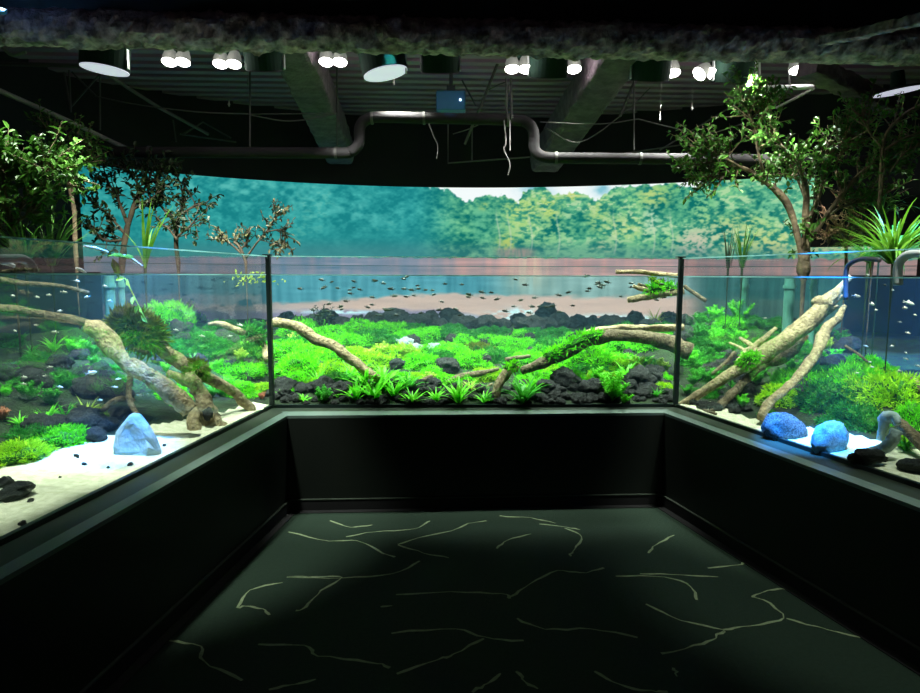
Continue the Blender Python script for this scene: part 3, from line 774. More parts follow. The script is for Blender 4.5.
def moss_mesh(kind, i):
    k = ('moss', kind, i)
    if k not in CACHE:
        r = np.random.default_rng(100 + i + ord(kind))
        V, Fc = lump(20 + i, 0.5, 1.7, 0.14, (1, 1, 0.8), base=ICO2); mb = MB().add(V * 0.90, Fc, 0)
        n = 2600
        D = r.normal(size=(n, 3)); D[:, 2] = np.abs(D[:, 2]) * 1.0 - 0.15; D /= np.linalg.norm(D, axis=1)[:, None]
        P_ = []
        for d in D:
            p = Vector(d) * 1.7 + Vector(((20 + i) * 7.1, (20 + i) * 3.3, (20 + i) * 1.9)); q_ = 0.5 * mnoise.fractal(p, 1.0, 2.0, 3)
            P_.append(d * (1 + q_) * np.array((1, 1, .8)) * 0.90)
        P_ = np.array(P_)
        dr = D + r.normal(size=(n, 3)) * 0.75 + np.array([0, 0, 0.25])
        leaves(mb, P_, dr, r.normal(size=(n, 3)), r.uniform(0.10, 0.30, n), r.uniform(0.018, 0.045, n)); mb.mi[len(Fc):] = [1] * (len(mb.f) - len(Fc))
        CACHE[k] = mesh_of(mb, 'moss_mound', None, False, [M_MBASE, MOSSM[kind]])
    return CACHE[k]
def sword_mesh(i, m=M_SWORD, nl=22, wide=0.12, key='s'):
    k = ('sword', key, i)
    if k not in CACHE:
        r = random.Random(50 + i); mb = MB()
        for j in range(nl):
            strap(mb, (0, 0, 0), j * 2.4 + r.uniform(-.3, .3), r.uniform(0.75, 1.15), wide * r.uniform(.8, 1.2), r.uniform(0.75, 1.45), r.uniform(0.5, 1.5), 6)
        CACHE[k] = mesh_of(mb, 'sword_plant', m)
    return CACHE[k]
def bush_mesh(i, m, key, n=520, lw=(0.16, 0.07), tall=1.0):
    k = ('bush', key, i)
    if k not in CACHE:
        r = np.random.default_rng(300 + i); mb = MB(); ns = 14; P_ = []; D_ = []
        for s_ in range(ns):
            az = s_ * 2.4; tilt = r.uniform(.1, .75); L_ = r.uniform(.6, 1.05) * tall
            tip = np.array([math.cos(az) * math.sin(tilt), math.sin(az) * math.sin(tilt), math.cos(tilt)]) * L_
            pts = [tip * t + np.array([0, 0, 0.1 * t * (1 - t)]) for t in np.linspace(0, 1, 4)]; mb.tube(pts, 0.012, 4, cap=False)
            m_ = n // ns
            for j in range(m_):
                t = 0.25 + 0.75 * j / m_; a = j * 2.4; P_.append(tip * t); D_.append(tip / L_ * 0.5 + np.array([math.cos(a), math.sin(a), r.uniform(0, .5)]))
        leaves(mb, np.array(P_), np.array(D_), np.tile([0, 0, 1.], (len(P_), 1)) + r.normal(size=(len(P_), 3)) * .3, r.uniform(.8, 1.2, len(P_)) * lw[0], lw[1])
        CACHE[k] = mesh_of(mb, 'stem_plant', m)
    return CACHE[k]
def grass_mesh(i, m, key, nl=40, L=(0.6, 1.1), wd=0.03, lift=(0.9, 1.5), droop=(0.4, 1.6)):
    k = ('grass', key, i)
    if k not in CACHE:
        r = random.Random(70 + i); mb = MB()
        for j in range(nl):
            a = r.uniform(0, 6.28); rr_ = r.uniform(0, .06)
            strap(mb, (math.cos(a) * rr_, math.sin(a) * rr_, 0), a, r.uniform(*L), wd, r.uniform(*lift), r.uniform(*droop), 8)
        CACHE[k] = mesh_of(mb, 'grass_clump', m)
    return CACHE[k]
def fish_mesh(kind):
    k = ('fish', kind)
    if k not in CACHE:
        mb = MB(); n = 9; xs = np.linspace(0.5, -0.34, n)
        hh = np.array([0.01, .075, .125, .15, .145, .115, .08, .05, .035]); ww = hh * 0.42
        V = []
        for i in range(n):
            for a in range(8):
                t = a * math.pi / 4; V.append((xs[i], math.cos(t) * ww[i], math.sin(t) * hh[i]))
        Fc = [(i * 8 + a, i * 8 + (a + 1) % 8, (i + 1) * 8 + (a + 1) % 8, (i + 1) * 8 + a) for i in range(n - 1) for a in range(8)] + [tuple(range(8))[::-1]]
        mb.add(V, Fc)
        for sgn in (1, -1):     # forked tail with a little thickness
            mb.add([(-.32, .006, 0.02 * sgn), (-.32, -.006, 0.02 * sgn), (-.52, 0.0, .15 * sgn), (-.43, 0.0, .02 * sgn)], [(0, 2, 3), (1, 3, 2), (0, 1, 2), (0, 3, 1)])
        mb.add([(.05, .008, .13), (.05, -.008, .13), (-.12, 0, .26), (-.17, 0, .10)], [(0, 2, 3), (1, 3, 2), (0, 1, 2)])
        mb.add([(-.02, .008, -.12), (-.02, -.008, -.12), (-.18, 0, -.21), (-.22, 0, -.07)], [(0, 2, 3), (1, 3, 2), (0, 1, 2)])
        CACHE[k] = mesh_of(mb, 'fish', M_FISHD if kind == 'd' else M_FISHS, True)
    return CACHE[k]
def inst(name, me, loc, rz=0.0, sc=1.0, label=None, cat=None, group=None, rot=None):
    o = bpy.data.objects.new(name, me); COL.objects.link(o); o.location = loc
    o.rotation_euler = rot if rot is not None else (0, 0, rz)
    o.scale = sc if hasattr(sc, '__len__') else (sc, sc, sc); ORIG[o.name] = np.array(loc, float)
    return tag(o, label, cat, group)
def pxr(p, r): return r * p[1] / F_PX                   # pixels -> metres at that point
def moss(u, v, r_, kind='g', label=None, group=None, flat=1.0, name='moss_mound', y0=None, tall=None):
    p = hit(u, v, y0) ; s = pxr(p, r_ * 1.22)
    return inst(name, moss_mesh(kind, random.randrange(4)), (p[0], p[1] + s * .3, th(p[0], p[1]) - s * .12), random.uniform(0, 6.28), (s, s, s * flat if not tall else s * tall), label, 'moss', group)
def rock(u, v, r, label=None, group=None, sc=(1, 1, 1), rot=None, m=None, sink=.3, name='lava_rock', me=None):
    p = hit(u, v); s = pxr(p, r)
    o = inst(name, me or rock_mesh(random.randrange(6)), (p[0], p[1] + s * .3, th(p[0], p[1]) + s * (.55 - sink)), 0, (s * sc[0], s * sc[1], s * sc[2]), label, 'rock', group,
             rot=rot or (random.uniform(-.4, .4), random.uniform(-.4, .4), random.uniform(0, 6.28)))
    return o
def plant(kind, u, v, r, label, group=None, cat='plant', y0=None):
    p = hit(u, v, y0); s = pxr(p, r) * 1.45; i = random.randrange(3)
    me = {'sword': lambda: sword_mesh(i), 'fern': lambda: sword_mesh(i, M_FERN, 30, .10, 'f'), 'pale': lambda: bush_mesh(i, M_PALE, 'p'), 'stem': lambda: bush_mesh(i, M_SWORD, 'g'),
          'dark': lambda: bush_mesh(i, M_FERN, 'd'), 'pink': lambda: bush_mesh(i, M_PINK, 'k'), 'spiky': lambda: sword_mesh(i, M_PALE, 34, .05, 'y'), 'grass': lambda: grass_mesh(i, M_SWORD, 'w')}[kind]()
    nm = {'sword': 'sword_plant', 'fern': 'water_fern', 'pale': 'pale_stem_plant', 'stem': 'stem_plant', 'dark': 'dark_stem_plant', 'pink': 'pink_stem_plant', 'spiky': 'spiky_plant', 'grass': 'water_grass'}[kind]
    return inst(nm, me, (p[0], p[1], th(p[0], p[1]) - 0.01), random.uniform(0, 6.28), s, label, cat, group)
def moss_tuft(parent, pts, rad, kind, n=500, ln=(0.03, 0.07)):
    """moss growing on a log: a fuzzy sleeve along pts"""
    pts = np.array(pts); r = np.random.default_rng(int(abs(pts[0][0]) * 1000) + 5)
    mb = MB(); rad = np.full(len(pts), rad) if np.isscalar(rad) else np.array(rad)
    mb.tube(pts, rad * .85, 10, rough=.25, seed=3); k0 = len(mb.f)
    t = r.uniform(0, len(pts) - 1.001, n); i = t.astype(int); f = (t - i)[:, None]
    C_ = pts[i] * (1 - f) + pts[i + 1] * f; R_ = (rad[i] * (1 - f[:, 0]) + rad[i + 1] * f[:, 0])[:, None]
    D = r.normal(size=(n, 3)); D[:, 2] += .3; D /= np.linalg.norm(D, axis=1)[:, None]
    leaves(mb, C_ + D * R_ * .8, D + r.normal(size=(n, 3)) * .4, r.normal(size=(n, 3)), r.uniform(*ln, n), r.uniform(.006, .012, n)); mb.mi[k0:] = [1] * (len(mb.f) - k0)
    return mb.build('moss_tuft', None, parent, mats=[M_MBASE, MOSSM[kind]])
def log(name, pts, label, m=M_WOOD, seg=12, rough=.35, seed=1, n=5, side=None, group=None, squash=1.0):
    """pts: rows of x, y, z, radius"""
    S = spline(pts, n); mb = MB(); mb.tube(S[:, :3], np.maximum(S[:, 3], .002), seg, rough=rough, seed=seed, squash=squash)
    for sp_ in (side or []):
        S2 = spline(sp_, n); mb.tube(S2[:, :3], np.maximum(S2[:, 3], .002), 8, rough=rough, seed=seed + 3)
    c = S[:, :3].mean(0)
    o = mb.build(name, m, smooth=True, loc=c); return tag(o, label, 'driftwood', group)
def L(*rows):                                   # rows: u, v, extra depth behind glass, radius in px
    out = []
    for u, v, ex, r in rows:
        p = gp(u, v, ex); out.append((*p, r * p[1] / F_PX))
    return out
# ================================================================== MIDDLE TANK
# driftwood
o = log('driftwood_log', L((268, 324, .5, 3), (276, 323, .45, 4.5), (298, 327, .4, 5), (315, 339, .36, 5.5), (332, 345, .34, 5.5), (346, 355, .3, 5), (362, 368, .25, 5), (378, 379, .2, 4)),
        'thick brown driftwood branch sloping down to the right beside the left corner joint', M_WOOD, rough=.3, seed=2)
o = log('driftwood_log', L((690, 352, .75, 9), (668, 342, .7, 8), (640, 337, .62, 6.5), (612, 336, .55, 6), (588, 341, .5, 6), (565, 353, .42, 6), (543, 363, .35, 5.5), (522, 371, .3, 4)),
        'long curved dark driftwood branch arching down from the right corner joint', M_WOODD, rough=.3, seed=5)
moss_tuft(o, [p[:3] for p in L((600, 335, .5, 1), (585, 338, .46, 1), (572, 345, .42, 1), (558, 352, .38, 1), (545, 357, .35, 1))], .035, 'g', 420)
o = log('driftwood_slab', L((582, 333, .8, 3), (604, 330, .8, 6), (630, 328, .8, 6), (655, 328, .8, 6), (684, 327, .8, 5)), 'pale flat driftwood slab lying above the long dark curved branch', M_WOOD, rough=.4, seed=7, squash=.6)
o = log('driftwood_stick', L((492, 408, .07, 5), (496, 394, .08, 4.6), (500, 382, .1, 4.6), (508, 372, .14, 5), (516, 367, .2, 4)), 'short pale upright driftwood stick in front of the bright moss', M_WOOD, rough=.25, seed=8)
moss_tuft(o, [p[:3] for p in L((506, 370, .12, 1), (512, 366, .15, 1), (517, 364, .2, 1))], .03, 'g', 160, (.02, .04))
o = log('driftwood_stick', L((616, 272, .6, 2), (640, 272, .6, 2.2), (658, 274, .6, 2.4), (682, 276, .6, 2.5)), 'bare pale stick floating at the water line left of the right corner joint', M_WOOD, rough=.2, seed=9)
o = log('driftwood_branch', L((628, 300, .6, 3), (640, 298, .6, 3.4), (655, 295, .6, 3.4), (684, 291, .6, 3.6)), 'pale forked branch end just under the water left of the right corner joint', M_WOOD, rough=.25, seed=10,
        side=[L((633, 286, .62, 2), (642, 289, .62, 2.4), (655, 292, .62, 3)), L((638, 284, .64, 1.6), (646, 287, .64, 2), (656, 290, .62, 2.4))])
moss_tuft(o, [p[:3] for p in L((650, 290, .6, 1), (660, 288, .6, 1), (674, 288, .6, 1))], .035, 'g', 300)
moss_tuft(o, [p[:3] for p in L((660, 286, .6, 1), (655, 281, .6, 1), (651, 278, .6, 1))], .018, 'y', 90, (.02, .04))
for rows, lb in (([(378, 398, .25, 2), (400, 392, .3, 2.6), (420, 382, .4, 2.6), (432, 376, .5, 2)], 'thin dark twig slanting between the sword plants in the middle tank'),
                 ([(428, 400, .15, 1.6), (460, 398, .2, 2), (480, 391, .3, 2), (492, 384, .4, 1.6)], 'thin root lying among black stones left of the pale upright stick'),
                 ([(446, 384, .5, 3.2), (462, 377, .55, 3.6), (482, 373, .6, 3), (498, 369, .7, 2)], 'mid brown root arching behind the spiky plants of the middle tank'),
                 ([(505, 360, .9, 2.4), (516, 358, .9, 2.4), (530, 356, .95, 1.8)], 'small pale root poking out of bright moss above the upright stick'),
                 ([(545, 398, .1, 1.4), (560, 403, .1, 1.6), (580, 405, .1, 1.2)], 'thin root on the gravel against the middle front glass')):
    log('driftwood_root', L(*rows), lb, M_WOODD, seg=7, rough=.2, seed=int(rows[0][0]))

# black stones along the front glass
stones = []
u = 276
while u < 668:
    for k in range(2 if 440 < u < 540 else 3):
        stones.append((u + random.uniform(-6, 6), random.uniform(387, 404), random.uniform(5, 9)))
    u += 13
stones += [(278 + i * 9.2 + random.uniform(-3, 3), random.uniform(400, 406), random.uniform(3.5, 6)) for i in range(43)]
for a in stones: rock(*a, 'rough black lava stone in the front row of the middle tank', 'black stones in the front row of the middle tank', sink=.25)
for a in [(594, 396, 14, 'large black stone left of the yellow-green fern of the middle tank'), (640, 388, 17, 'largest black stone below the fern near the right corner joint'), (655, 380, 13, 'black stone behind the largest one near the right corner joint'),
          (284, 392, 13, 'large black stone just right of the left corner joint'), (322, 392, 13, 'black stone below the thick sloping branch'), (344, 396, 12, 'black stone at the foot of the thick sloping branch'),
          (566, 386, 15, 'black stone below the long curved branch'), (545, 393, 12, 'black stone right of the leafy plant beside the upright stick'), (448, 372, 12, 'dark stone above the spiky plant in the middle')]:
    rock(a[0], a[1], a[2], a[3], None, sink=.2)
# skyline rocks at the back
sky = [(u + random.uniform(-4, 4), 326 + random.uniform(-3, 5), random.uniform(7, 12)) for u in range(284, 684, 11)]
for a in sky: rock(*a, 'dark rounded rock on the far ridge below the river screen', 'dark rocks on the far ridge of the middle tank', sink=.1)
rock(547, 323, 14, 'tallest peaked dark rock on the far ridge', None, (1, .8, 1.1), sink=.0)
rock(393, 326, 13, 'wide dark rock on the far ridge behind the bright moss', None, (1.3, .8, .9), sink=.0)
rock(432, 326, 11, 'second humped dark rock on the far ridge, right of the wide one', None, (1, .8, 1), sink=.0)
# stones showing between the moss
for i in range(34):
    rock(random.uniform(290, 665), random.uniform(335, 380), random.uniform(5, 9), 'dark stone half covered by moss on the middle slope', 'dark stones between the moss of the middle tank', sink=.15)
for a in [(405, 347, 9), (417, 352, 8), (433, 352, 9), (395, 345, 7)]:
    rock(*a, 'small pale bluish stone in the moss of the middle slope', 'pale bluish stones in the moss of the middle tank', me=None).data = CACHE.setdefault(('slate', 1), mesh_of(MB().add(*lump(3, .3, 1.2, .06)), 'slate_rock', M_SLATE, True))

# moss: far, middle and near bands
def band(us, v0, v1, r0, r1, kinds, label, group, n, flat=.8):
    for i in range(n):
        u_ = us[0] + (us[1] - us[0]) * (i + random.random()) / n
        moss(u_, random.uniform(v0, v1), random.uniform(r0, r1), random.choice(kinds), label, group, flat)
band((284, 400), 330, 336, 12, 17, 'g', 'bright green moss clump on the far left part of the middle slope', 'moss on the far left of the middle slope', 9)
band((400, 680), 332, 338, 8, 13, 'gdd', 'green moss clump on the far right part of the middle slope', 'moss on the far right of the middle slope', 18)
band((280, 670), 340, 352, 9, 17, 'ggd', 'bright moss clump halfway up the middle slope', 'moss halfway up the middle slope', 26)
band((280, 460), 353, 368, 13, 20, 'ggy', 'bright moss clump low on the left half of the middle slope', 'moss low on the left of the middle slope', 12)
band((500, 640), 350, 370, 12, 17, 'gg', 'bright moss clump low on the right half of the middle slope', 'moss low on the right of the middle slope', 10)
for a in [(300, 374, 20, 'g', 'broad bright moss cushion above the stones near the left corner joint'), (335, 378, 15, 'y', 'yellow-green moss cushion under the sloping branch'), (590, 366, 24, 'g', 'largest bright moss cushion below the long curved branch'),
          (560, 372, 15, 'g', 'bright moss cushion left of the largest one under the curved branch'), (622, 372, 14, 'y', 'yellow-green moss cushion right of the largest one'), (478, 356, 14, 'o', 'dull olive moss cushion in the centre of the slope'), (420, 366, 12, 'g', 'bright moss cushion above the spiky plants'),
          (664, 392, 9, 'y', 'small yellow moss tuft against the right corner joint')]:
    moss(*a)
band((276, 670), 371, 386, 9, 14, 'gyd', 'green moss clump just above the front row of black stones', 'moss above the front stones of the middle tank', 22)
for i in range(30):
    plant(random.choice(['sword', 'stem', 'dark', 'fern', 'grass']), random.uniform(280, 668), random.uniform(372, 404), random.uniform(5, 9), 'small green plant sprouting between the front stones of the middle tank', 'small plants between the front stones')
for u_, v_, r_, lb in ((322, 334, 26, 'dim twiggy water plant on the far ridge at the left of the middle tank'), (300, 332, 16, 'small dim twiggy plant beside the left corner joint on the far ridge')):
    p = hit(u_, v_, 6.6); inst('twiggy_water_plant', bush_mesh(1, M_LEAFD, 'tw', 200, (.09, .045)), (p[0], p[1], th(p[0], p[1])), 0, pxr(p, r_) * 1.2, lb, 'plant')
for a in [('sword', 366, 392, 22, 'tall sword plant partly hidden behind the foot of the sloping branch'), ('sword', 384, 388, 22, 'upper sword plant above the second one right of the sloping branch'), ('fern', 408, 392, 18, 'fern between the sword plants and the spiky rosette'), ('sword', 533, 396, 20, 'leafy sword plant just right of the water fern'), ('sword', 350, 380, 17, 'sword plant in the moss left of the branch foot'),
          ('stem', 600, 388, 16, 'feathery plant above the stones right of the largest moss cushion'), ('sword', 626, 380, 16, 'bright rosette left of the largest black stone'), ('spiky', 470, 392, 13, 'small yellow spiky rosette in the middle'), ('pale', 430, 384, 10, 'pale yellow sprig beside the slanting twig')]:
    plant(*a)
for a in [(470, 366, 15, 'g', 'bright moss cushion behind the mid brown root'), (492, 362, 13, 'd', 'deep green moss cushion left of the small pale root'), (535, 380, 13, 'g', 'bright moss cushion behind the water fern'), (552, 374, 12, 'y', 'yellow-green moss cushion under the long curved branch'), (440, 362, 12, 'd', 'deep green moss cushion below the olive one'), (300, 384, 13, 'g', 'bright moss cushion between the front stones near the left corner joint'),
          (334, 386, 12, 'd', 'deep green moss cushion between the front stones under the sloping branch'), (572, 384, 13, 'g', 'bright moss cushion between the front stones under the curved branch'), (648, 372, 12, 'd', 'deep green moss cushion behind the largest black stone')]:
    moss(*a)
# leafy plants
for a in [('sword', 375, 402, 26, 'tall bright sword plant at the foot of the sloping branch'), ('sword', 394, 398, 22, 'second sword plant, right of the sloping branch foot'), ('sword', 356, 402, 20, 'arching sword plant left of the sloping branch foot'), ('sword', 458, 404, 23, 'spiky rosette of strap leaves in the middle of the front glass'),
          ('fern', 523, 405, 26, 'bushy water fern right of the pale upright stick'), ('stem', 612, 402, 22, 'yellow-green fern-like bush among the black stones'), ('spiky', 655, 325, 15, 'yellow spiky rosette on the ridge by the right corner joint'), ('sword', 636, 372, 18, 'bright rosette above the largest black stone'),
          ('pale', 640, 374, 13, 'pale yellow plant under the rosette near the right corner joint'), ('pale', 662, 374, 12, 'pale yellow plant touching the right corner joint'), ('pale', 384, 358, 12, 'pale yellow plant on the left of the slope centre'), ('pale', 404, 361, 13, 'pale yellow plant beside the bluish stones'), ('pale', 545, 376, 8, 'tiny pale plant below the curved branch'),
          ('pale', 370, 362, 9, 'pale yellow sprig above the sloping branch foot'), ('dark', 322, 404, 13, 'small variegated sprig in front of the black stones'), ('grass', 318, 384, 18, 'tuft of fine grass below the thick sloping branch'), ('sword', 412, 404, 15, 'low rosette left of the spiky one'), ('sword', 436, 402, 13, 'small rosette beside the twig, left of the spiky one'),
          ('sword', 484, 404, 12, 'small leafy plant left of the pale upright stick foot'), ('fern', 345, 385, 16, 'fern right behind the black stones under the branch'), ('grass', 575, 345, 12, 'fine green grass over the curved branch'), ('grass', 606, 340, 12, 'fine grass behind the pale slab'), ('stem', 624, 405, 10, 'low round-leaved plant against the front glass'), ('pale', 294, 345, 9, 'pale sprig above the thick branch beside the left joint')]:
    plant(*a)

# ================================================================== LEFT TANK
o = log('driftwood_log', L((84, 326, .9, 6), (97, 330, .85, 9), (108, 342, .8, 11), (120, 356, .7, 8), (132, 369, .6, 6.5), (148, 376, .5, 8), (165, 388, .38, 9), (180, 401, .28, 9.5), (190, 411, .2, 8)),
        'thick pale driftwood trunk sloping down beside the triangular stone', M_WOOD, rough=.24, seed=11, side=[L((132, 360, .62, 3), (140, 365, .55, 4), (152, 376, .45, 4))])
o = log('driftwood_log', L((150, 340, .8, 5), (160, 348, .7, 7), (176, 359, .6, 7), (190, 368, .5, 6.5), (206, 377, .42, 5.5), (226, 387, .35, 5), (240, 398, .25, 5), (252, 410, .15, 5)),
        'long driftwood branch with a mossy upper end, ending at the left corner joint', M_WOOD, rough=.3, seed=12)
moss_tuft(o, [p[:3] for p in L((122, 323, .9, 1), (132, 327, .85, 1), (143, 334, .8, 1), (153, 343, .75, 1))], [.04, .085, .10, .05], 'o', 1500, (.05, .10))
moss_tuft(o, [p[:3] for p in L((191, 367, .47, 1), (196, 370, .45, 1), (201, 374, .42, 1))], [.045, .065, .045], 'o', 600, (.02, .05))
o = log('driftwood_stump', L((190, 372, .45, 5), (193, 382, .42, 7), (200, 394, .38, 8), (206, 408, .32, 9), (212, 422, .26, 10), (218, 436, .2, 13)),
        'grey upright driftwood stump with a dark hole beside the sand', M_WOOD, rough=.35, seed=13, side=[L((196, 406, .38, 5), (194, 420, .34, 6), (195, 436, .3, 7)), L((168, 374, .6, 4), (180, 378, .55, 5), (194, 384, .45, 5))])
mb = MB(); V, Fc = lump(4, .4, 2, .1, (1, 1, 1.3), base=ICO2); p = gp(208, 414, .225); mb.add(V * pxr(p, 5) + p, Fc); mb.build('hole_shade', M_BLACK, o, smooth=True)  # black lump standing for the shade inside the stump's hole
log('driftwood_branch', L((-20, 306, 1.5, 4), (10, 309, 1.5, 4), (40, 314, 1.5, 4.5), (70, 319, 1.4, 4.5), (98, 326, 1.2, 4)), 'dim horizontal branch below the water line at the far left', M_WOODD, rough=.3, seed=14)
o = log('driftwood_branch', L((208, 324, 1.4, 1.5), (220, 324, 1.3, 3), (236, 330, 1.1, 3.4), (252, 336, .95, 3.4), (264, 346, .8, 3.2), (267, 360, .6, 3.2)), 'thin pale branch curving down to the left corner joint', M_WOOD, rough=.3, seed=15)
moss_tuft(o, [p[:3] for p in L((246, 330, 1, 1), (256, 335, .9, 1), (264, 340, .8, 1))], .05, 'd', 260)
for rows, lb in (([(103, 410, .9, 3), (112, 402, .9, 3), (124, 398, .9, 2.5), (134, 400, .8, 2)], 'thin sunken root arching behind the triangular stone'), ([(131, 372, .8, 3), (129, 388, .8, 3), (130, 402, .75, 3), (138, 416, .65, 2.5)], 'slim submerged root hanging down to the triangular stone'),
                 ([(88, 293, 1.6, 2.5), (60, 286, 1.6, 2), (30, 284, 1.6, 3), (0, 280, 1.6, 3)], 'dim twig under the water surface at the far left')):
    log('driftwood_root', L(*rows), lb, M_WOODD, seg=7, rough=.2, seed=int(rows[0][0]))
# triangular stone
def faceted(poly, depth, label, u, v, m, name, rz=0, seed=3, tilt=-0.15):
    """upright slab with a hand-shaped outline: poly in metres"""
    r = random.Random(seed); mb = MB(); n = len(poly); rings = []
    c = np.mean(poly, 0); V = []
    lay = [(-.5, .62), (-.42, .9), (0, 1.02), (.42, .9), (.5, .6)]
    for (dy, s_) in lay:
        for (x, z) in poly: V.append((c[0] + (x - c[0]) * s_ + r.uniform(-.008, .008), dy * depth + r.uniform(-.012, .012), c[1] + (z - c[1]) * s_ + r.uniform(-.006, .006)))
    Fc = [(i * n + k, i * n + (k + 1) % n, (i + 1) * n + (k + 1) % n, (i + 1) * n + k) for i in range(4) for k in range(n)]
    Fc += [tuple(range(n))[::-1], tuple(range(4 * n, 5 * n))]
    mb.add(V, Fc); p = hit(u, v)
    o = inst(name, mesh_of(mb, name, m), (p[0], p[1] + depth * .4, th(p[0], p[1]) - 0.02), label=label, cat='rock', rot=(tilt, 0, rz))
    bv = o.modifiers.new('bevel', 'BEVEL'); bv.width = .012; bv.segments = 2
    return o
faceted([(-.115, 0), (-.118, .06), (-.10, .13), (-.06, .185), (-.03, .222), (.01, .215), (.055, .16), (.09, .09), (.115, .02), (.06, -.02), (-.05, -.03)], .10, 'pale triangular slate standing on the sand of the left tank', 134, 456, M_SLATE, 'standing_slate', .2)
# boulders
for a in [(98, 382, 16, 'mossy boulder, uppermost in the left tank pile'), (112, 402, 18, 'mossy round boulder above the triangular stone'), (87, 396, 16, 'boulder left of the triangular stone pile top'), (118, 420, 13, 'boulder just behind the triangular stone'),
          (83, 432, 19, 'broad grey boulder above the sand left of the triangular stone'), (104, 432, 12, 'rounded boulder touching the triangular stone pile'), (95, 442, 11, 'low flat boulder at the sand edge'), (60, 430, 12, 'dark boulder behind the green fern'), (38, 434, 16, 'dark boulder above the flat green carpet on the left'),
          (70, 418, 12, 'boulder under the fan of yellow leaves')]:
    rock(a[0], a[1], a[2], a[3], None, sink=.15)
rock(14, 500, 14, 'black stone at the left picture edge in front of the yellow moss', None, (1.2, .8, .8), sink=.1)
rock(4, 487, 8, 'small dark stone resting above the black one at the left edge', None, sink=.1)
for a in [(76, 458, 2.5), (84, 467, 2.6), (130, 467, 3), (108, 470, 1.8), (30, 503, 3), (22, 528, 4), (164, 447, 2), (60, 480, 1.6), (158, 452, 2)]:
    rock(*a, 'tiny dark pebble lying on the sand of the left tank', 'pebbles on the left sand', sink=.2, name='pebble')
for i in range(22):
    rock(random.uniform(0, 255), random.uniform(335, 400), random.uniform(9, 15), 'dark stone in the shade of the left tank slope', 'dark stones on the left slope', sink=.2)
for a in [(12, 462, 24, 'y', 'bright yellow-green moss ball at the left picture edge'), (58, 444, 22, 'g', 'flat green moss mat on the left sand edge'), (30, 440, 20, 'd', 'deep green moss mat behind the yellow moss ball'), (92, 418, 13, 'o', 'olive leaf tuft above the broad grey boulder'),
          (232, 395, 18, 'g', 'bright moss cushion beside the left corner joint'), (244, 376, 17, 'g', 'upper bright moss cushion beside the left corner joint'), (262, 392, 10, 'y', 'yellow moss tuft touching the left corner joint'), (170, 398, 14, 'g', 'bright moss behind the thick pale trunk'), (222, 372, 14, 'g', 'bright moss above the long branch'),
          (178, 405, 10, 'g', 'small bright moss under the thick pale trunk'), (168, 326, 17, 'g', 'vivid green moss cushion high behind the mossy branch end'), (182, 322, 13, 'g', 'smaller vivid moss cushion right of the high one'), (150, 328, 12, 'g', 'vivid moss cushion left of the high one')]:
    f = 1.5 if a[1] < 330 else .8
    moss(a[0], a[1], a[2], a[3], a[4], None, f, tall=None)
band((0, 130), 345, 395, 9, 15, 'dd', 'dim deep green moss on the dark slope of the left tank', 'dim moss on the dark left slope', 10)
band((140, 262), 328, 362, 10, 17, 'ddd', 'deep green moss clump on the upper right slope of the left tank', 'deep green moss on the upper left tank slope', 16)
for a in [('sword', 54, 352, 15, 'leafy rosette on the dark slope at the left'), ('stem', 76, 358, 16, 'bright feathery plant right of the dark slope rosette'), ('dark', 92, 356, 12, 'small dark feathery plant by the thick trunk'), ('sword', 48, 424, 17, 'green broad-leaved plant above the dark boulder'), ('fern', 66, 424, 18, 'green fern left of the yellow fan'),
          ('spiky', 86, 422, 20, 'fan of yellow-green leaves above the grey boulder'), ('dark', 52, 408, 14, 'dark leafy plant behind the broad-leaved one'), ('pink', 2, 424, 12, 'pinkish branching plant at the left edge'), ('sword', 20, 428, 12, 'low leafy plant beside the pinkish one'), ('dark', 12, 380, 14, 'dark bush in the shade at the far left'),
          ('sword', 158, 392, 12, 'bright rosette behind the thick pale trunk'), ('stem', 176, 402, 12, 'bright stem plant between trunk and stump'), ('fern', 216, 392, 13, 'fern below the long branch'), ('pale', 240, 362, 10, 'pale sprig above the moss by the left joint'), ('pink', 262, 400, 6, 'reddish sprig at the foot of the left corner joint'), ('dark', 110, 380, 12, 'dark plant above the round boulder'), ('dark', 30, 400, 14, 'dark bush above the broad-leaved plant')]:
    plant(*a)

for i in range(26):
    plant(random.choice(['dark', 'dark', 'fern', 'stem']), random.uniform(0, 262), random.uniform(330, 398), random.uniform(7, 12), 'small green plant among the dark stones of the left tank slope', 'small plants on the left slope')
# ================================================================== RIGHT TANK
o = log('driftwood_log', L((850, 277, 1.5, 2.5), (838, 290, 1.4, 4), (826, 302, 1.3, 7), (812, 318, 1.15, 8.5), (795, 333, 1.0, 8.5), (775, 347, .85, 8.5), (755, 360, .7, 7.5), (736, 371, .5, 6), (712, 386, .3, 5), (692, 399, .16, 4), (678, 406, .08, 3)),
        'longest pale driftwood trunk slanting up from the right corner joint to the water line', M_WOOD, rough=.22, seed=21,
        side=[L((815, 304, 1.2, 6), (822, 302, 1.25, 7), (830, 305, 1.3, 5)), L((842, 295, 1.4, 2), (832, 303, 1.35, 4), (822, 313, 1.25, 4)), L((838, 306, 1.3, 1.5), (828, 312, 1.3, 3), (815, 322, 1.2, 4)),
              L((776, 328, 1.1, 2), (765, 338, 1.0, 3), (748, 352, .85, 4), (738, 364, .6, 4)), L((740, 338, 1.1, 1.5), (752, 346, 1.0, 3), (760, 356, .8, 4)), L((730, 343, 1.2, 1.2), (742, 349, 1.0, 2), (750, 357, .8, 3))])
moss_tuft(o, [p[:3] for p in L((756, 356, .6, 1), (748, 360, .57, 1), (742, 364, .54, 1))], [.03, .05, .03], 'g', 400, (.02, .05))
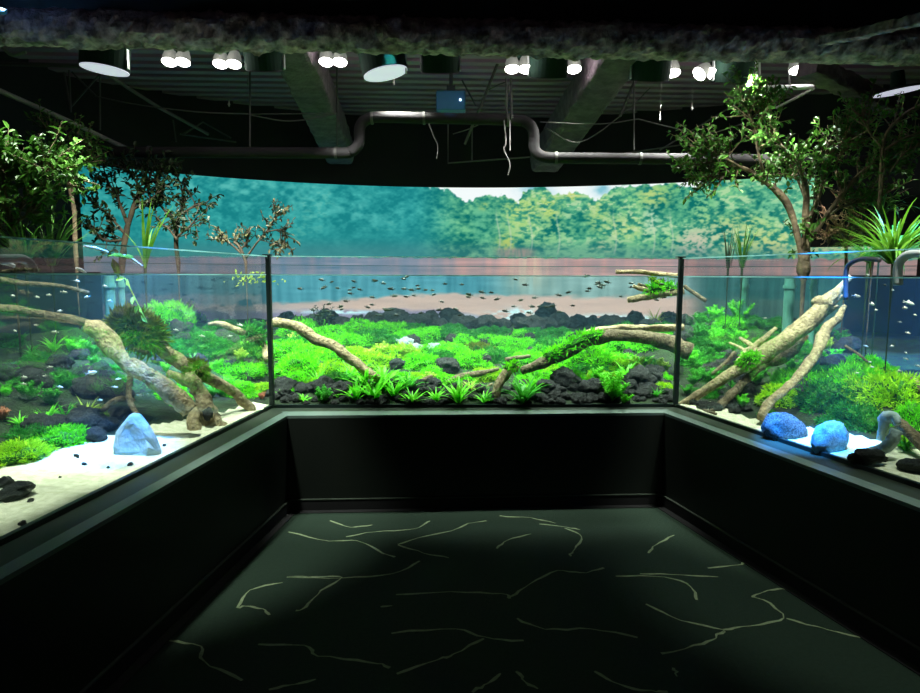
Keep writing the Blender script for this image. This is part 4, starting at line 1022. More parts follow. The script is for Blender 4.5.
o = log('driftwood_branch', L((845, 306, 1.3, 2), (838, 318, 1.2, 4), (828, 327, 1.1, 5), (822, 338, 1.0, 6), (818, 350, .85, 5), (806, 367, .7, 5), (792, 383, .55, 4.6), (780, 394, .4, 4.4), (768, 404, .3, 4.6), (761, 418, .18, 5)),
        'second pale driftwood branch, crooked, ending at the blue stones', M_WOOD, rough=.3, seed=22)
log('driftwood_branch', L((800, 340, 1.25, 5), (788, 352, 1.1, 7), (772, 360, 1.0, 6), (764, 362, .95, 3)), 'short broken branch under the longest trunk', M_WOODD, rough=.4, seed=23)
log('driftwood_branch', L((776, 352, .9, 3), (762, 366, .75, 4), (748, 378, .6, 4), (734, 392, .42, 4), (722, 404, .28, 4), (712, 412, .15, 4)), 'thin dark branch running parallel below the longest trunk', M_WOODD, rough=.35, seed=24)
log('driftwood_branch', L((684, 286, .9, 2), (694, 293, .95, 2), (706, 301, 1.0, 2)), 'short slanting stick beside the right corner joint', M_WOODD, rough=.2, seed=25)
log('driftwood_branch', L((940, 462, .3, 7), (920, 443, .35, 6), (905, 428, .4, 6), (893, 418, .5, 4)), 'brown branch at the right picture edge above the dark stone', M_WOODD, rough=.3, seed=26)
log('driftwood_branch', L((905, 378, 1.2, 4), (915, 384, 1.1, 6), (930, 392, 1.0, 6)), 'dark branch end above the bright moss at the right edge', M_WOODD, rough=.3, seed=27)
for rows, lb in (([(690, 403, .2, 2), (700, 409, .12, 2), (716, 414, .08, 1.6)], 'small pale root on the sand next to the right corner joint'), ([(845, 346, 1.1, 1.6), (858, 354, 1.1, 1.4), (868, 362, 1.1, 1.2)], 'small floating twig above the right moss slope'), ([(735, 352, .9, 2), (726, 362, .8, 2), (712, 374, .6, 2)], 'thin splinter left of the longest trunk')):
    log('driftwood_root', L(*rows), lb, M_WOODD, seg=7, rough=.2, seed=int(rows[0][0]))
# stones lit blue
M_SLATE2 = mat('dark_striped_slate', (0.05, 0.06, 0.065), (0.22, 0.25, 0.26), 14, 0.8, 1.0, 26)
V, Fc = lump(31, .12, 1.2, .07, (1.2, .6, .85)); me = mesh_of(MB().add(V, Fc), 'slate_boulder', M_SLATE2, True)
p = gp(785, 430, .10); s = pxr(p, 20); inst('slate_boulder', me, p, 0, s, 'left one of two blue-lit stones, dark and striped, behind the right ledge', 'rock', rot=(0, .45, 0))
V, Fc = lump(33, .10, 1.3, .05, (1.05, .5, .92)); me = mesh_of(MB().add(V, Fc), 'slate_boulder', M_SLATE, True)
p = gp(830, 439, .10); s = pxr(p, 21); inst('slate_boulder', me, p, 0, s, 'right one of two blue-lit stones, pale and round, behind the right ledge', 'rock', rot=(0, -.1, .3))
log('driftwood_arch', L((862, 455, .2, 5), (872, 453, .2, 6), (884, 448, .2, 6), (892, 440, .2, 6), (897, 430, .22, 6)), 'pale curved driftwood piece lit blue on top of the dark stone', M_SLATE, rough=.25, seed=28)
log('driftwood_arch', L((880, 440, .34, 3), (882, 428, .33, 4), (886, 418, .33, 6), (894, 417, .33, 5), (898, 424, .32, 3)), 'upper pale curved driftwood piece lit blue behind the first', M_SLATE, rough=.3, seed=29)
rock(872, 468, 15, 'dark blue-lit stone under the pale curved driftwood', None, (1.1, .8, .7), sink=-.1)
rock(860, 466, 9, 'small teal stone left of the dark one on the right sand', None, sink=0)
rock(914, 474, 12, 'dark stone on the sand at the right picture edge', None, (1.2, .8, .8), sink=0)
for a in [(704, 408, 7), (716, 411, 7), (694, 405, 6), (726, 408, 9), (735, 414, 6), (745, 402, 10), (748, 412, 5)]:
    rock(*a, 'small dark stone at the sand edge near the right corner joint', 'small stones at the sand edge of the right tank', sink=.2)
for i in range(24):
    rock(random.uniform(684, 850), random.uniform(330, 400), random.uniform(8, 13), 'dark stone on the planted slope of the right tank', 'dark stones on the right slope', sink=.2)
rock(742, 388, 13, 'grey boulder under the crooked branch', None, sink=.1)
rock(812, 402, 12, 'dark stone above the blue-lit stones', None, sink=.1)
rock(800, 398, 10, 'black stone behind the striped blue-lit stone', None, sink=.1)
for a in [(790, 322, 17, 'g', 'bright yellow-green moss ball above the longest trunk', 1.4), (896, 402, 30, 'y', 'large bright yellow-green moss hill at the right', 1.0), (862, 396, 26, 'g', 'large bright green moss hill left of the yellow one', 1.0), (868, 372, 17, 'g', 'rear green moss hill under the blue water', 1.0), (918, 428, 16, 'g', 'bright moss beside the brown branch at the right edge', 1.2),
          (835, 408, 24, 'd', 'deep green moss slope above the round blue-lit stone', .9), (860, 425, 22, 'd', 'deep green moss left of the curved driftwood', .9), (784, 402, 17, 'y', 'moss cushion right of the crooked branch foot', .9), (806, 388, 20, 'g', 'moss slope between the crooked branch and the green hills', .9), (822, 380, 16, 'd', 'dim moss behind the crooked branch', 1),
          (900, 445, 10, 'y', 'yellow moss patch under the brown branch', .8), (770, 416, 7, 'd', 'small dark moss at the foot of the crooked branch', .8), (728, 330, 12, 'g', 'green moss cushion above the splintered trunk', 1.2), (880, 385, 20, 'g', 'moss crest between the green and yellow hills', 1.0)]:
    moss(a[0], a[1], a[2], a[3], a[4], None, a[5])
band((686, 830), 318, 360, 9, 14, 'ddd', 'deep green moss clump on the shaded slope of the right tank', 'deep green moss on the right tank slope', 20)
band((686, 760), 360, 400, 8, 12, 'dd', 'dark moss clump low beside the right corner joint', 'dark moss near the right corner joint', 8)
for a in [('stem', 716, 325, 14, 'bright stem plant high beside the right corner joint'), ('stem', 740, 322, 15, 'bright stem plant right of the first high one'), ('stem', 716, 345, 13, 'leafy plant in the middle of the right tank slope'), ('stem', 738, 347, 13, 'leafy plant left of the splintered trunk'), ('dark', 700, 340, 12, 'dark plant beside the right corner joint'), ('dark', 700, 372, 12, 'dark leafy plant lower beside the right corner joint'), ('dark', 720, 390, 12, 'dark leafy plant behind the small stones'),
          ('pale', 826, 352, 12, 'pale leafy plant right of the crooked branch'), ('stem', 834, 366, 14, 'leafy plant at the start of the green hills'), ('stem', 742, 408, 11, 'small leafy plant on the gravel left of the crooked branch foot'), ('dark', 790, 372, 12, 'dark plant between trunk and crooked branch'), ('stem', 775, 385, 10, 'small plant under the crooked branch'), ('fern', 905, 452, 16, 'green fern under the brown branch at the right edge'), ('dark', 842, 345, 12, 'dark plant before the blue water'), ('pale', 835, 388, 8, 'pale sprig on the moss slope'), ('pink', 806, 345, 8, 'brownish sprig above the crooked branch')]:
    plant(*a)
for i in range(46):
    plant(random.choice(['dark', 'dark', 'stem', 'fern']), random.uniform(686, 850), random.uniform(312, 400), random.uniform(7, 12), 'small leafy plant on the shaded slope of the right tank', 'small plants on the right slope')
# green columns added where pale vertical bands show in the water
for u0, r0, lb in ((789, 5, 'pale green round column standing in the right tank below the tree'), (813, 3, 'thin green column right of the round one in the right tank'), (744, 3.5, 'greenish column far back in the right tank'), (110, 5, 'wide pale green column added for a teal band in the blue water of the left tank'), (122, 3, 'narrow pale green column added for a teal band in the blue water of the left tank')):
    p = gp(u0, 300, 2.0); mb = MB(); r_ = pxr(p, r0); z0 = th(p[0], p[1]) - .05
    mb.tube([(p[0], p[1], z0), (p[0], p[1], 1.3), (p[0], p[1], 1.585)], r_, 14)
    o = mb.build('band_column', MATS.get('green_band_column') or mat('green_band_column', (.08, .26, .21), (.12, .32, .26), 3, .4), smooth=False); tag(o, lb, 'pipe')
    mb = MB(); mb.tube([(p[0], p[1], 1.50), (p[0], p[1], 1.53)], r_ * 1.25, 14); mb.build('collar', MATS['green_band_column'], o)

# ================================================================== FISH
fr = random.Random(5)
for i in range(96):
    u_ = fr.uniform(300, 672); v_ = fr.uniform(279, 316) if i < 80 else fr.uniform(276, 290)
    if u_ > 600 and v_ > 300: v_ -= 15
    p = gp(u_, v_, fr.uniform(.25, 1.2)); s_ = pxr(p, fr.uniform(5.5, 8.5))
    inst('fish', fish_mesh('d'), p, 0, s_, 'small dark fish swimming under the surface of the middle tank', 'fish', 'dark fish schooling in the middle tank', rot=(0, fr.uniform(-.25, .25), fr.choice([0, math.pi]) + fr.uniform(-.5, .5)))
lf = [(13, 296), (37, 297), (49, 295), (77, 281), (105, 286), (36, 325), (15, 331), (55, 332), (24, 377), (45, 376), (50, 367), (91, 374), (115, 387), (64, 292), (60, 311), (87, 297), (110, 301), (24, 384), (118, 379), (176, 330), (168, 348), (240, 325), (230, 336), (202, 336), (60, 387), (100, 400), (140, 395), (148, 394)]
for u_, v_ in lf:
    p = gp(u_, v_, fr.uniform(.3, .7)); s_ = pxr(p, fr.uniform(5.5, 8))
    inst('fish', fish_mesh('s'), p, 0, s_, 'small silver fish in the water of the left tank', 'fish', 'silver fish in the left tank', rot=(0, fr.uniform(-.2, .3), fr.choice([0, math.pi]) + fr.uniform(-.5, .5)))
p = gp(91, 373, .4); inst('fish', fish_mesh('s'), p, 0, pxr(p, 12), 'largest yellowish fish before the dark boulders on the left', 'fish', rot=(0, -.2, .2))
p = gp(76, 456, .25); inst('fish', fish_mesh('d'), p, 0, pxr(p, 8), 'small dark fish just above the left sand', 'fish', rot=(0, .8, .4))
rf = [(856, 296, 9), (872, 304, 9), (876, 310, 5), (909, 303, 11), (905, 308, 9), (908, 333, 5), (868, 275, 5), (900, 322, 4), (892, 346, 5), (906, 359, 6), (870, 362, 5), (872, 367, 5), (899, 371, 7), (918, 366, 6), (906, 353, 5), (866, 346, 5), (857, 373, 5), (770, 352, 5), (765, 318, 4), (893, 290, 4), (915, 315, 5)]
for u_, v_, l_ in rf:
    p = gp(u_, v_, fr.uniform(.3, .8)); s_ = pxr(p, l_)
    inst('fish', fish_mesh('s'), p, 0, s_, 'small silver fish in the blue water of the right tank', 'fish', 'silver fish in the right tank', rot=(0, fr.uniform(0, .4), fr.uniform(-.5, .5)))
p = gp(885, 285, .5); inst('fish', fish_mesh('d'), p, 0, pxr(p, 6), 'dark fish near the surface at the right', 'fish', rot=(0, .4, .2))
# ================================================================== CEILING FIXTURES
M_GLOW = emit('lamp_glow', (1.0, 1.0, 0.92), 14.0)
M_HOOD = emit('clear_lamp_hood', (0.85, 0.9, 0.8), 0.16)
M_HOOD.node_tree.nodes['Principled BSDF'].inputs['Base Color'].default_value = (.06, .06, .05, 1)
M_DIFF = emit('lamp_diffuser', (0.80, 0.80, 1.0), 0.62)
def disc_tube(mb, c, ax, r0, r1, h0, h1, seg=24):
    c = np.array(c); ax = np.array(ax) / np.linalg.norm(ax); mb.tube([c + ax * h0, c + ax * h1], [r0, r1], seg)
for (u, v, Y), hid in zip(FLOODS, ('leftmost glowing twin flood lamp under the beam', 'second glowing twin flood lamp from the left, beside the dark cylinder', 'glowing twin flood lamp below the left joist', 'glowing flood lamp half hidden by the tilted white-faced cylinder lamp',
        'glowing twin flood lamp left of the middle, right of the blue box', 'single glowing flood lamp beside the right joist', 'glowing flood lamp partly behind a dark cylinder right of the right joist', 'glowing flood lamp facing left beside the rightmost dark cylinder', 'single small glowing flood lamp above the white conduit')):
    p = lampos(u, v, Y); s = p[1] / F_PX
    t = thing('flood_lamp', p, hid, 'lamp', 'flood lamps over the tanks')
    ns = 1 if u in (397, 574, 673, 797) else 2
    ax = np.array([0, -.35, -1.0]); ax /= np.linalg.norm(ax)
    if u == 706: ax = np.array([-.8, -.3, -.7]); ax /= np.linalg.norm(ax)
    for k in range(ns):
        off = np.array([(k - (ns - 1) / 2) * 13.0 * s, 0, 0]); rd = 7.0 * s
        h = MB(); h.tube([p + off - ax * 12 * s, p + off - ax * 6 * s, p + off], [rd * .7, rd * .95, rd], 18); h.build('reflector', M_HOOD, t)
        g = MB(); V = [];
        g.tube([p + off + ax * .2 * s, p + off + ax * 1.2 * s, p + off + ax * 1.8 * s], [rd * 1.0, rd * .85, rd * .3], 20); g.build('lens', M_GLOW, t, smooth=True)
    br = MB(); br.box(p - ax * 16 * s, (10 * s, 8 * s, 8 * s)); br.tube([p - ax * 16 * s, p - ax * 16 * s + [0, 0, .35]], .012, 8); br.build('bracket', M_HOUS, t)
    l = bpy.data.lights.new('hood_spill', 'POINT'); l.energy = 5.0 * KS * 0.5; l.color = (1, 0.98, 0.95); l.shadow_soft_size = 0.05
    o = bpy.data.objects.new('hood_spill', l); COL.objects.link(o); o.location = p + [0, -.16, .0] - ax * 0.02
for (u, v, Y, k), lb in zip(CYLS, ('white-faced cylinder lamp at the left end of the row', 'dark cylinder lamp left of the left joist', 'tilted white-faced cylinder lamp left of the blue box', 'dark green cylinder lamp above the blue box', 'dark cylinder lamp between two flood lamps right of the middle', 'dark cylinder lamp right of the right joist',
        'rightmost dark cylinder lamp, above the tree', 'white-faced cylinder lamp at the right end of the row')):
    p = lampos(u, v, Y); s = p[1] / F_PX; R_ = (22 if k else 19) * s; Hh = 26 * s
    ax = np.array([{-1: .10, 0: 0, 1: -.22}[k], {-1: -.02, 0: -.36, 1: .0}[k], 1.0]); ax /= np.linalg.norm(ax)
    if u == 898: ax = np.array([-.15, -.05, 1.0]); ax /= np.linalg.norm(ax)
    t = thing('cylinder_lamp', p, lb, 'lamp', 'cylinder lamps over the tanks')
    h = MB(); b0 = p - ax * Hh * .25
    if u != 898: h.tube([b0 + ax * Hh, b0 + ax * (Hh - .01), b0], [R_ * .9, R_, R_], 32)
    else: h.tube([b0 + ax * .14, b0 + ax * .03, b0], [R_ * .25, R_ * .3, R_ * 1.0], 32)
    h.build('housing', M_HOUS, t, smooth=False)
    h = MB(); h.tube([b0 - ax * .001, b0 - ax * .008], [R_ * .97, R_ * .97], 32); h.build('diffuser' if k else 'lens', M_DIFF if k else M_BLACK, t)  # black disc on the dark lamps stands for their shaded interior
    h = MB(); sx = 1 if u < 460 else -1
    h.box(b0 + ax * Hh * .45 + [R_ * sx * 1.02, -.02, 0], (.012, .03, Hh * .95)) if u != 898 else None; h.box(b0 + ax * Hh * .97 + [R_ * sx * .52, -.01, 0], (R_ * 1.1, .03, .03)) if u != 898 else None; h.box(b0 + ax * Hh + [0, 0, .1], (.03, .03, .25)); h.build('bracket', M_METAL, t)
# blue lit projector
p = at_y(451, 103, 6.6); s = 6.6 / F_PX
t = thing('projector', p, 'small blue-lit projector box hanging from the ceiling above the big pipe', 'projector')
mb = MB(); mb.box(p, (28 * s, .22, 18 * s)); o = mb.build('case', M_BLUEBOX, t); bv = o.modifiers.new('bevel', 'BEVEL'); bv.width = .01
mb = MB(); mb.tube([p + [9 * s, -.112, 0], p + [9 * s, -.13, 0]], 1.2 * s, 10); mb.build('lens', emit('indicator_light', (.6, .8, 1), 2.0), t)
mb = MB(); mb.box(p + [0, 0, 12 * s], (8 * s, .08, 7 * s)); mb.tube([p + [0, 0, 14 * s], p + [0, 0, .8]], .018, 8); mb.build('mount', M_STEEL, t)
l = bpy.data.lights.new('projector_front_spot', 'SPOT'); l.energy = 2.0; l.color = (.1, .45, 1); l.spot_size = 1.2; l.spot_blend = 1; o = bpy.data.objects.new('projector_front_spot', l); COL.objects.link(o)
o.location = p + [0, -.8, -.25]; o.rotation_euler = Vector((0, .8, .25)).to_track_quat('-Z', 'Y').to_euler()  # unseen blue spot in front of the projector, aimed back at its case
# the big pipe with its step
YP = 6.0
def A(u, v, Y=YP): return at_y(u, v, Y)
t = thing('ceiling_pipe', A(440, 120), 'long grey ceiling pipe that steps up over the middle, below the lamps', 'pipe')
path = [A(-60, 146), A(60, 150), A(115, 152), A(240, 152.5), A(338, 153), A(350, 152), A(357, 147), A(359.5, 140), A(359.5, 130), A(362, 123), A(370, 118), A(384, 117), A(450, 118.5), A(514, 120), A(526, 122), A(532, 128), A(534, 136), A(534, 146), A(537, 153), A(545, 157), A(560, 158), A(620, 158.5), A(700, 159), A(800, 160), A(880, 161)]
mb = MB(); mb.tube(spline(path, 4), 5.3 * YP / F_PX, 18); mb.build('pipe_run', M_PIPE, t, smooth=True)
for u0, v0 in ((150, 152.2), (336, 153), (372, 118), (424, 118.2), (508, 120), (556, 158), (640, 158.6)):
    a, c = A(u0 - 1.2, v0), A(u0 + 1.2, v0); mb = MB(); mb.tube([a, c], 6.1 * YP / F_PX, 18); mb.build('clamp', M_STEEL, t)
# smaller steel: rods, struts, cables
def rod(pts, r, label, name='steel_rod', m=None, cat='rod', group=None, sp=False):
    P_ = [A(*q) for q in pts]; mb = MB(); mb.tube(spline(P_, 6) if sp else P_, r, 8); o = mb.build(name, m or M_STEEL, loc=P_[0]); return tag(o, label, cat, group)
M_LSTEEL = mat('pale_grey_steel', (.16, .15, .145), (.22, .205, .20), 4, .55)
rod([(-20, 82, 5.0), (62, 118, 5.6), (130, 150, 6.2)], .020, 'pale steel strut slanting down at the upper left', 'steel_strut', M_LSTEEL, 'strut')
rod([(100, 70, 5.6), (160, 108, 6.2), (208, 134, 6.8)], .016, 'long thin strut behind the left white-faced lamp', 'steel_strut', M_STEEL, 'strut')
rod([(-20, 63, 5.6), (84, 66, 5.6)], .018, 'dim horizontal tube left of the left white-faced lamp', 'steel_rod', M_STEEL)
for pts, lb in (([(64, 72, 6), (71, 112, 6)], 'thin hanging rod nearest the left wall'), ([(69, 70, 6), (71, 112, 6)], 'second thin hanging rod near the left wall'), ([(72, 72, 6.2), (96, 96, 6.2)], 'left brace of the thin cross under the left lamp'), ([(100, 74, 6.2), (70, 108, 6.2)], 'right brace of the thin cross under the left lamp'), ([(100, 74, 6.2), (100, 130, 6.2)], 'thin vertical rod under the left white-faced lamp'),
                ([(250, 60, 6), (250, 150, 6)], 'thin vertical rod left of the left joist'), ([(337, 62, 6.5), (337, 150, 6.5)], 'thin vertical rod at the pipe step'), ([(506, 78, 5.9), (507, 118, 5.9)], 'dark vertical rod under the twin flood lamp'), ([(511, 78, 5.9), (512, 118, 5.9)], 'second dark vertical rod under the twin flood lamp'),
                ([(499, 60, 6.4), (480, 108, 6.4)], 'purple-grey slanting bar right of the blue box'), ([(462, 80, 6.6), (476, 106, 6.6)], 'thin slanting rod right of the blue box'), ([(480, 108, 6.4), (473, 124, 6.5), (465, 144, 6.6)], 'pale bar end hanging under the big pipe'), ([(636, 78, 6.4), (620, 116, 6.4)], 'slanting bar right of the right joist'), ([(634, 64, 6.2), (634, 150, 6.2)], 'vertical rod right of the right joist'),
                ([(448, 124, 6.8), (448, 163, 6.8), (530, 157, 6.8)], 'bent thin rod hanging under the raised part of the pipe'), ([(472, 126, 6.9), (472, 160, 6.9)], 'short rod inside the bent thin rod'), ([(582, 160, 6.9), (700, 142, 6.9)], 'thin dim rod rising to the tree on the right'), ([(173, 120, 7), (176, 142, 7)], 'short vertical rod above the left pipe run'), ([(180, 134, 7), (236, 142, 7)], 'dim low rod above the left pipe run'), ([(184, 134, 7), (203, 122, 7), (231, 138, 7)], 'small triangular truss rod above the left pipe run'),
                ([(742, 100, 6.8), (660, 150, 6.8)], 'dim rod crossing behind the tree top')):
    rod(pts, .008 if 'bar' not in lb else .014, lb)
for pts, lb in (([(95, 96, 6), (140, 105, 6), (200, 112, 6), (250, 114, 6)], 'sagging cable under the left lamps'), ([(250, 115, 6), (290, 121, 6), (337, 114, 6)], 'sagging cable between the two left rods'), ([(250, 114, 6.1), (337, 113.5, 6.1)], 'taut cable between the two left rods'), ([(504, 120, 5.9), (506, 142, 5.9), (504, 150, 5.9), (510, 164, 5.9), (508, 175, 5.9)], 'crooked cable hanging below the big pipe'), ([(510, 120, 5.9), (510, 150, 5.9)], 'straight cable beside the crooked hanging one'),
                ([(429, 124, 5.9), (434, 136, 5.9), (438, 146, 5.9), (437, 158, 5.9)], 'short bent cable hanging below the blue box'), ([(540, 122, 6.2), (600, 124, 6.2), (638, 119, 6.2)], 'cable from the pipe bend to the right rod'), ([(638, 119, 6.2), (670, 127, 6.2), (705, 134, 6.2), (742, 124, 6.2)], 'long sagging cable left of the tree top'), ([(545, 128, 6.3), (580, 142, 6.3), (625, 112, 6.3), (650, 88, 6.3)], 'loose cable looping over the right joist end'), ([(488, 90, 6), (500, 84, 6), (507, 82, 6)], 'short curved cable by the twin flood lamp'), ([(453, 134, 6.3), (466, 130, 6.3), (478, 125, 6.3)], 'short slack cable under the big pipe'),
                ([(-20, 44, 4.9), (0, 46, 4.9), (12, 55, 4.9), (26, 52, 4.9)], 'pale cable loop hanging from the beam at the upper left')):
    rod(pts, .006 if 'pale' not in lb else .012, lb, 'ceiling_cable', M_LSTEEL if 'pale' in lb else M_STEEL, 'cable', sp=True)
rod([(758, 60, 5.4), (758, 84, 5.4), (759, 87, 5.4), (763, 88, 5.4), (812, 87, 5.6)], .020, 'white conduit bending under the single small flood lamp at the right', 'white_conduit', M_WPIPE, 'pipe')
rod([(788, 68, 5.5), (790, 86, 5.5)], .006, 'short pale hanger rod above the white conduit', m=M_LSTEEL)
rod([(815, 88, 5.7), (776, 108, 5.9)], .012, 'slanting tube below the white conduit', 'steel_rod', M_LSTEEL)
for u_, v_, lb in ((229, 103, 'tiny pale sprinkler head below the second flood lamp'), (394, 82, 'tiny bluish sprinkler head below the tilted white-faced lamp'), (509, 89, 'tiny pale fitting on the rods under the twin flood lamp'), (692, 107, 'tiny pale sprinkler head left of the tree top'), (660, 118, 'tiny pale sprinkler head above the sagging cable'), (248, 82, 'tiny pale fitting below the second flood lamp')):
    p = A(u_, v_, 6.0); mb = MB(); mb.tube([p + [0, 0, .03], p + [0, 0, .0], p + [0, 0, -.012], p + [0, 0, -.03]], [.005, .007, .012, .004], 8); mb.tube([p + [0, 0, .03], p + [0, 0, .5]], .0012, 6)
    tag(mb.build('sprinkler_head', M_LSTEEL, loc=p), lb, 'sprinkler')
p = A(3, 12, 3.6); mb = MB(); mb.tube([p + [-.2, 0, .03], p + [-.05, 0, .01], p + [.015, 0, 0]], [.03, .026, .012], 10)
tag(mb.build('blue_cable_plug', mat('blue_plastic', (.1, .3, .8), (.15, .38, .9), 4, .4), loc=p), 'blue plug tip at the top left picture corner', 'plug')

# ---- white and smoked filter pipes hooked over the glass
def hook(pts, r, m, label):
    S = spline(pts, 8); mb = MB(); mb.tube(S, r, 16); o = mb.build('hooked_pipe', m, smooth=True, loc=S[0]); return tag(o, label, 'pipe')
def gq(u, v, e): return gp(u, v, e)
hook([gq(898, 285, .10), gq(898, 268, .10), gq(902, 259, .10), gq(912, 254, .10), gq(935, 254, .10)], .020, M_WPIPE, 'white plastic pipe elbow hooked over the right glass at the picture edge')
hook([gq(846, 300, .25), gq(846, 273, .25), gq(850, 264, .25), gq(862, 259, .25), gq(880, 260, .25)], .012, M_CLEARP, 'smoked glass pipe arching out of the water left of the white elbow')
hook([gq(34, 272, .2), gq(30, 264, .2), gq(22, 259, .2), gq(8, 259, .2), gq(-20, 260, .2)], .018, M_CLEARP, 'greyish curved pipe over the water at the far left')
hook([gq(0, 262, .35), gq(8, 264, .35), gq(14, 266, .35)], .008, M_WPIPE, 'thin white rod at the water line at the far left picture edge')
for a, c, lb in (((84, 246), (108, 252), 'bare white twig above the water left of the green floating leaf'), ((76, 268), (86, 273), 'short white twig at the water line, left'), ((124, 255), (142, 266), 'thin twig end right of the green floating leaf')):
    mb = MB(); P0, P1 = gq(a[0], a[1], .3), gq(c[0], c[1], .3); mb.tube([P0, (P0 + P1) / 2 + [0, 0, .004], P1], [.004, .008, .004], 7); tag(mb.build('bleached_twig', M_WPIPE, loc=P0), lb, 'twig')
mb = MB(); P0 = gq(108, 256, .35); leaves(mb, np.array([P0, P0 + [.03, 0, 0], P0 + [.06, .01, 0], P0 + [.02, 0, -.01]]), np.array([[1, 0, .1], [1, .2, -.1], [1, -.2, -.1], [.3, 0, -1.]]), np.array([[0, -.4, 1.]] * 4), np.array([.08, .07, .07, .10]), .035)
tag(mb.build('floating_leaf', M_GRASS, loc=P0), 'bright green leaf cluster floating above the water line on the left', 'leaf')
mb = MB(); P0 = gq(125, 278, .4); pts = [P0 + [0.02 * i, 0, -.045 * i] for i in range(6)]; mb.tube(pts, .003, 5)
leaves(mb, np.array(pts), rng.normal(size=(6, 3)), np.array([[0, -1, .5]] * 6), .05, .022); tag(mb.build('trailing_stem', M_PALE, loc=P0), 'pale trailing stem with round leaves hanging into the left water', 'plant')
mb = MB(); P0 = gq(252, 278, .45); n = 60; leaves(mb, P0 + rng.normal(size=(n, 3)) * [.09, .04, .025], rng.normal(size=(n, 3)), rng.normal(size=(n, 3)), .03, .014); tag(mb.build('floating_plant', M_PALE, loc=P0), 'yellow-green floating plant under the surface left of the left corner joint', 'plant')

# ================================================================== TREES AND SHRUBS ABOVE THE WATER
def tree(name, branches, label, leafm, leaf=.05, nt=9, nl=9, tw=.26, seed=1, cat='tree', bark=M_BARK, tstart=.35, parts=True, spread=1.0, root=True):
    if 'low' in name: bark = mat('dark_bark', (.03, .022, .014), (.07, .05, .03), 12, .9)
    if 'dark' in name: tstart = .05; bark = mat('dark_bark', (.03, .022, .014), (.07, .05, .03), 12, .9); spread = 1.3; nt = int(nt * .6)
    """branches: list of rows (u, v, Y, r_px); the first one is the trunk"""
    r = np.random.default_rng(seed); P_, D_ = [], []
    t0 = A(branches[0][0][0], branches[0][0][1], branches[0][0][2])
    base = np.array([t0[0], t0[1], max(th(t0[0], t0[1]), .6)])
    t = thing(name, base, label, cat)
    for bi, rows in enumerate(branches):
        S = spline([(*A(q[0], q[1], q[2]), q[3] * q[2] / F_PX) for q in rows], 6)
        if bi == 0 and root:
            S = np.vstack([[(base[0], base[1], base[2] - .05, S[0][3] * .35)], [((base[0] + S[0][0]) / 2, (base[1] + S[0][1]) / 2, (base[2] + S[0][2]) / 2, S[0][3] * .3)], [(S[0][0], S[0][1], 1.56, S[0][3] * .4)], S])
        mb = MB(); mb.tube(S[:, :3], np.maximum(S[:, 3], .003), 9, rough=.22, seed=bi + seed)
        L_ = np.linalg.norm(np.diff(S[:, :3], axis=0), axis=1).sum()
        k0 = int((nt if bi else max(2, nt // 3)) * LEAFX)
        for j in range(int(k0)):
            f = tstart + (1 - tstart) * (j + r.random()) / k0
            if bi == 0: f = .75 + .25 * r.random()
            i = min(int(f * (len(S) - 1)), len(S) - 2); p0 = S[i][:3]; d0 = S[i + 1][:3] - S[i][:3]; d0 /= np.linalg.norm(d0) + 1e-9
            d = d0 * .6 + r.normal(size=3) * np.array([.6, .5, .55]) * spread + np.array([0, 0, .25]); d /= np.linalg.norm(d)
            ln = tw * r.uniform(.5, 1.2); p1 = p0 + d * ln * .55 + r.normal(size=3) * .02; p2 = p0 + d * ln + np.array([0, 0, .02])
            mb.tube([p0, p1, p2], [.006, .004, .002], 4, cap=False)
            for q in range(nl):
                g = .3 + .7 * q / nl; c = p0 + (p1 - p0) * min(1, g * 2) if g < .5 else p1 + (p2 - p1) * (g * 2 - 1)
                P_.append(c); D_.append(d * .4 + r.normal(size=3) * .8)
        mb.build('trunk' if bi == 0 else 'branch', bark, t, smooth=True)
    n = len(P_); fb = MB(); leaves(fb, np.array(P_), np.array(D_), np.tile([0, -.35, 1.], (n, 1)) + r.normal(size=(n, 3)) * .4, r.uniform(.75, 1.25, n) * leaf, r.uniform(.42, .58, n) * leaf)
    fb.build('foliage', leafm, t); return t
YT = 5.3
LEAFX = 2.0
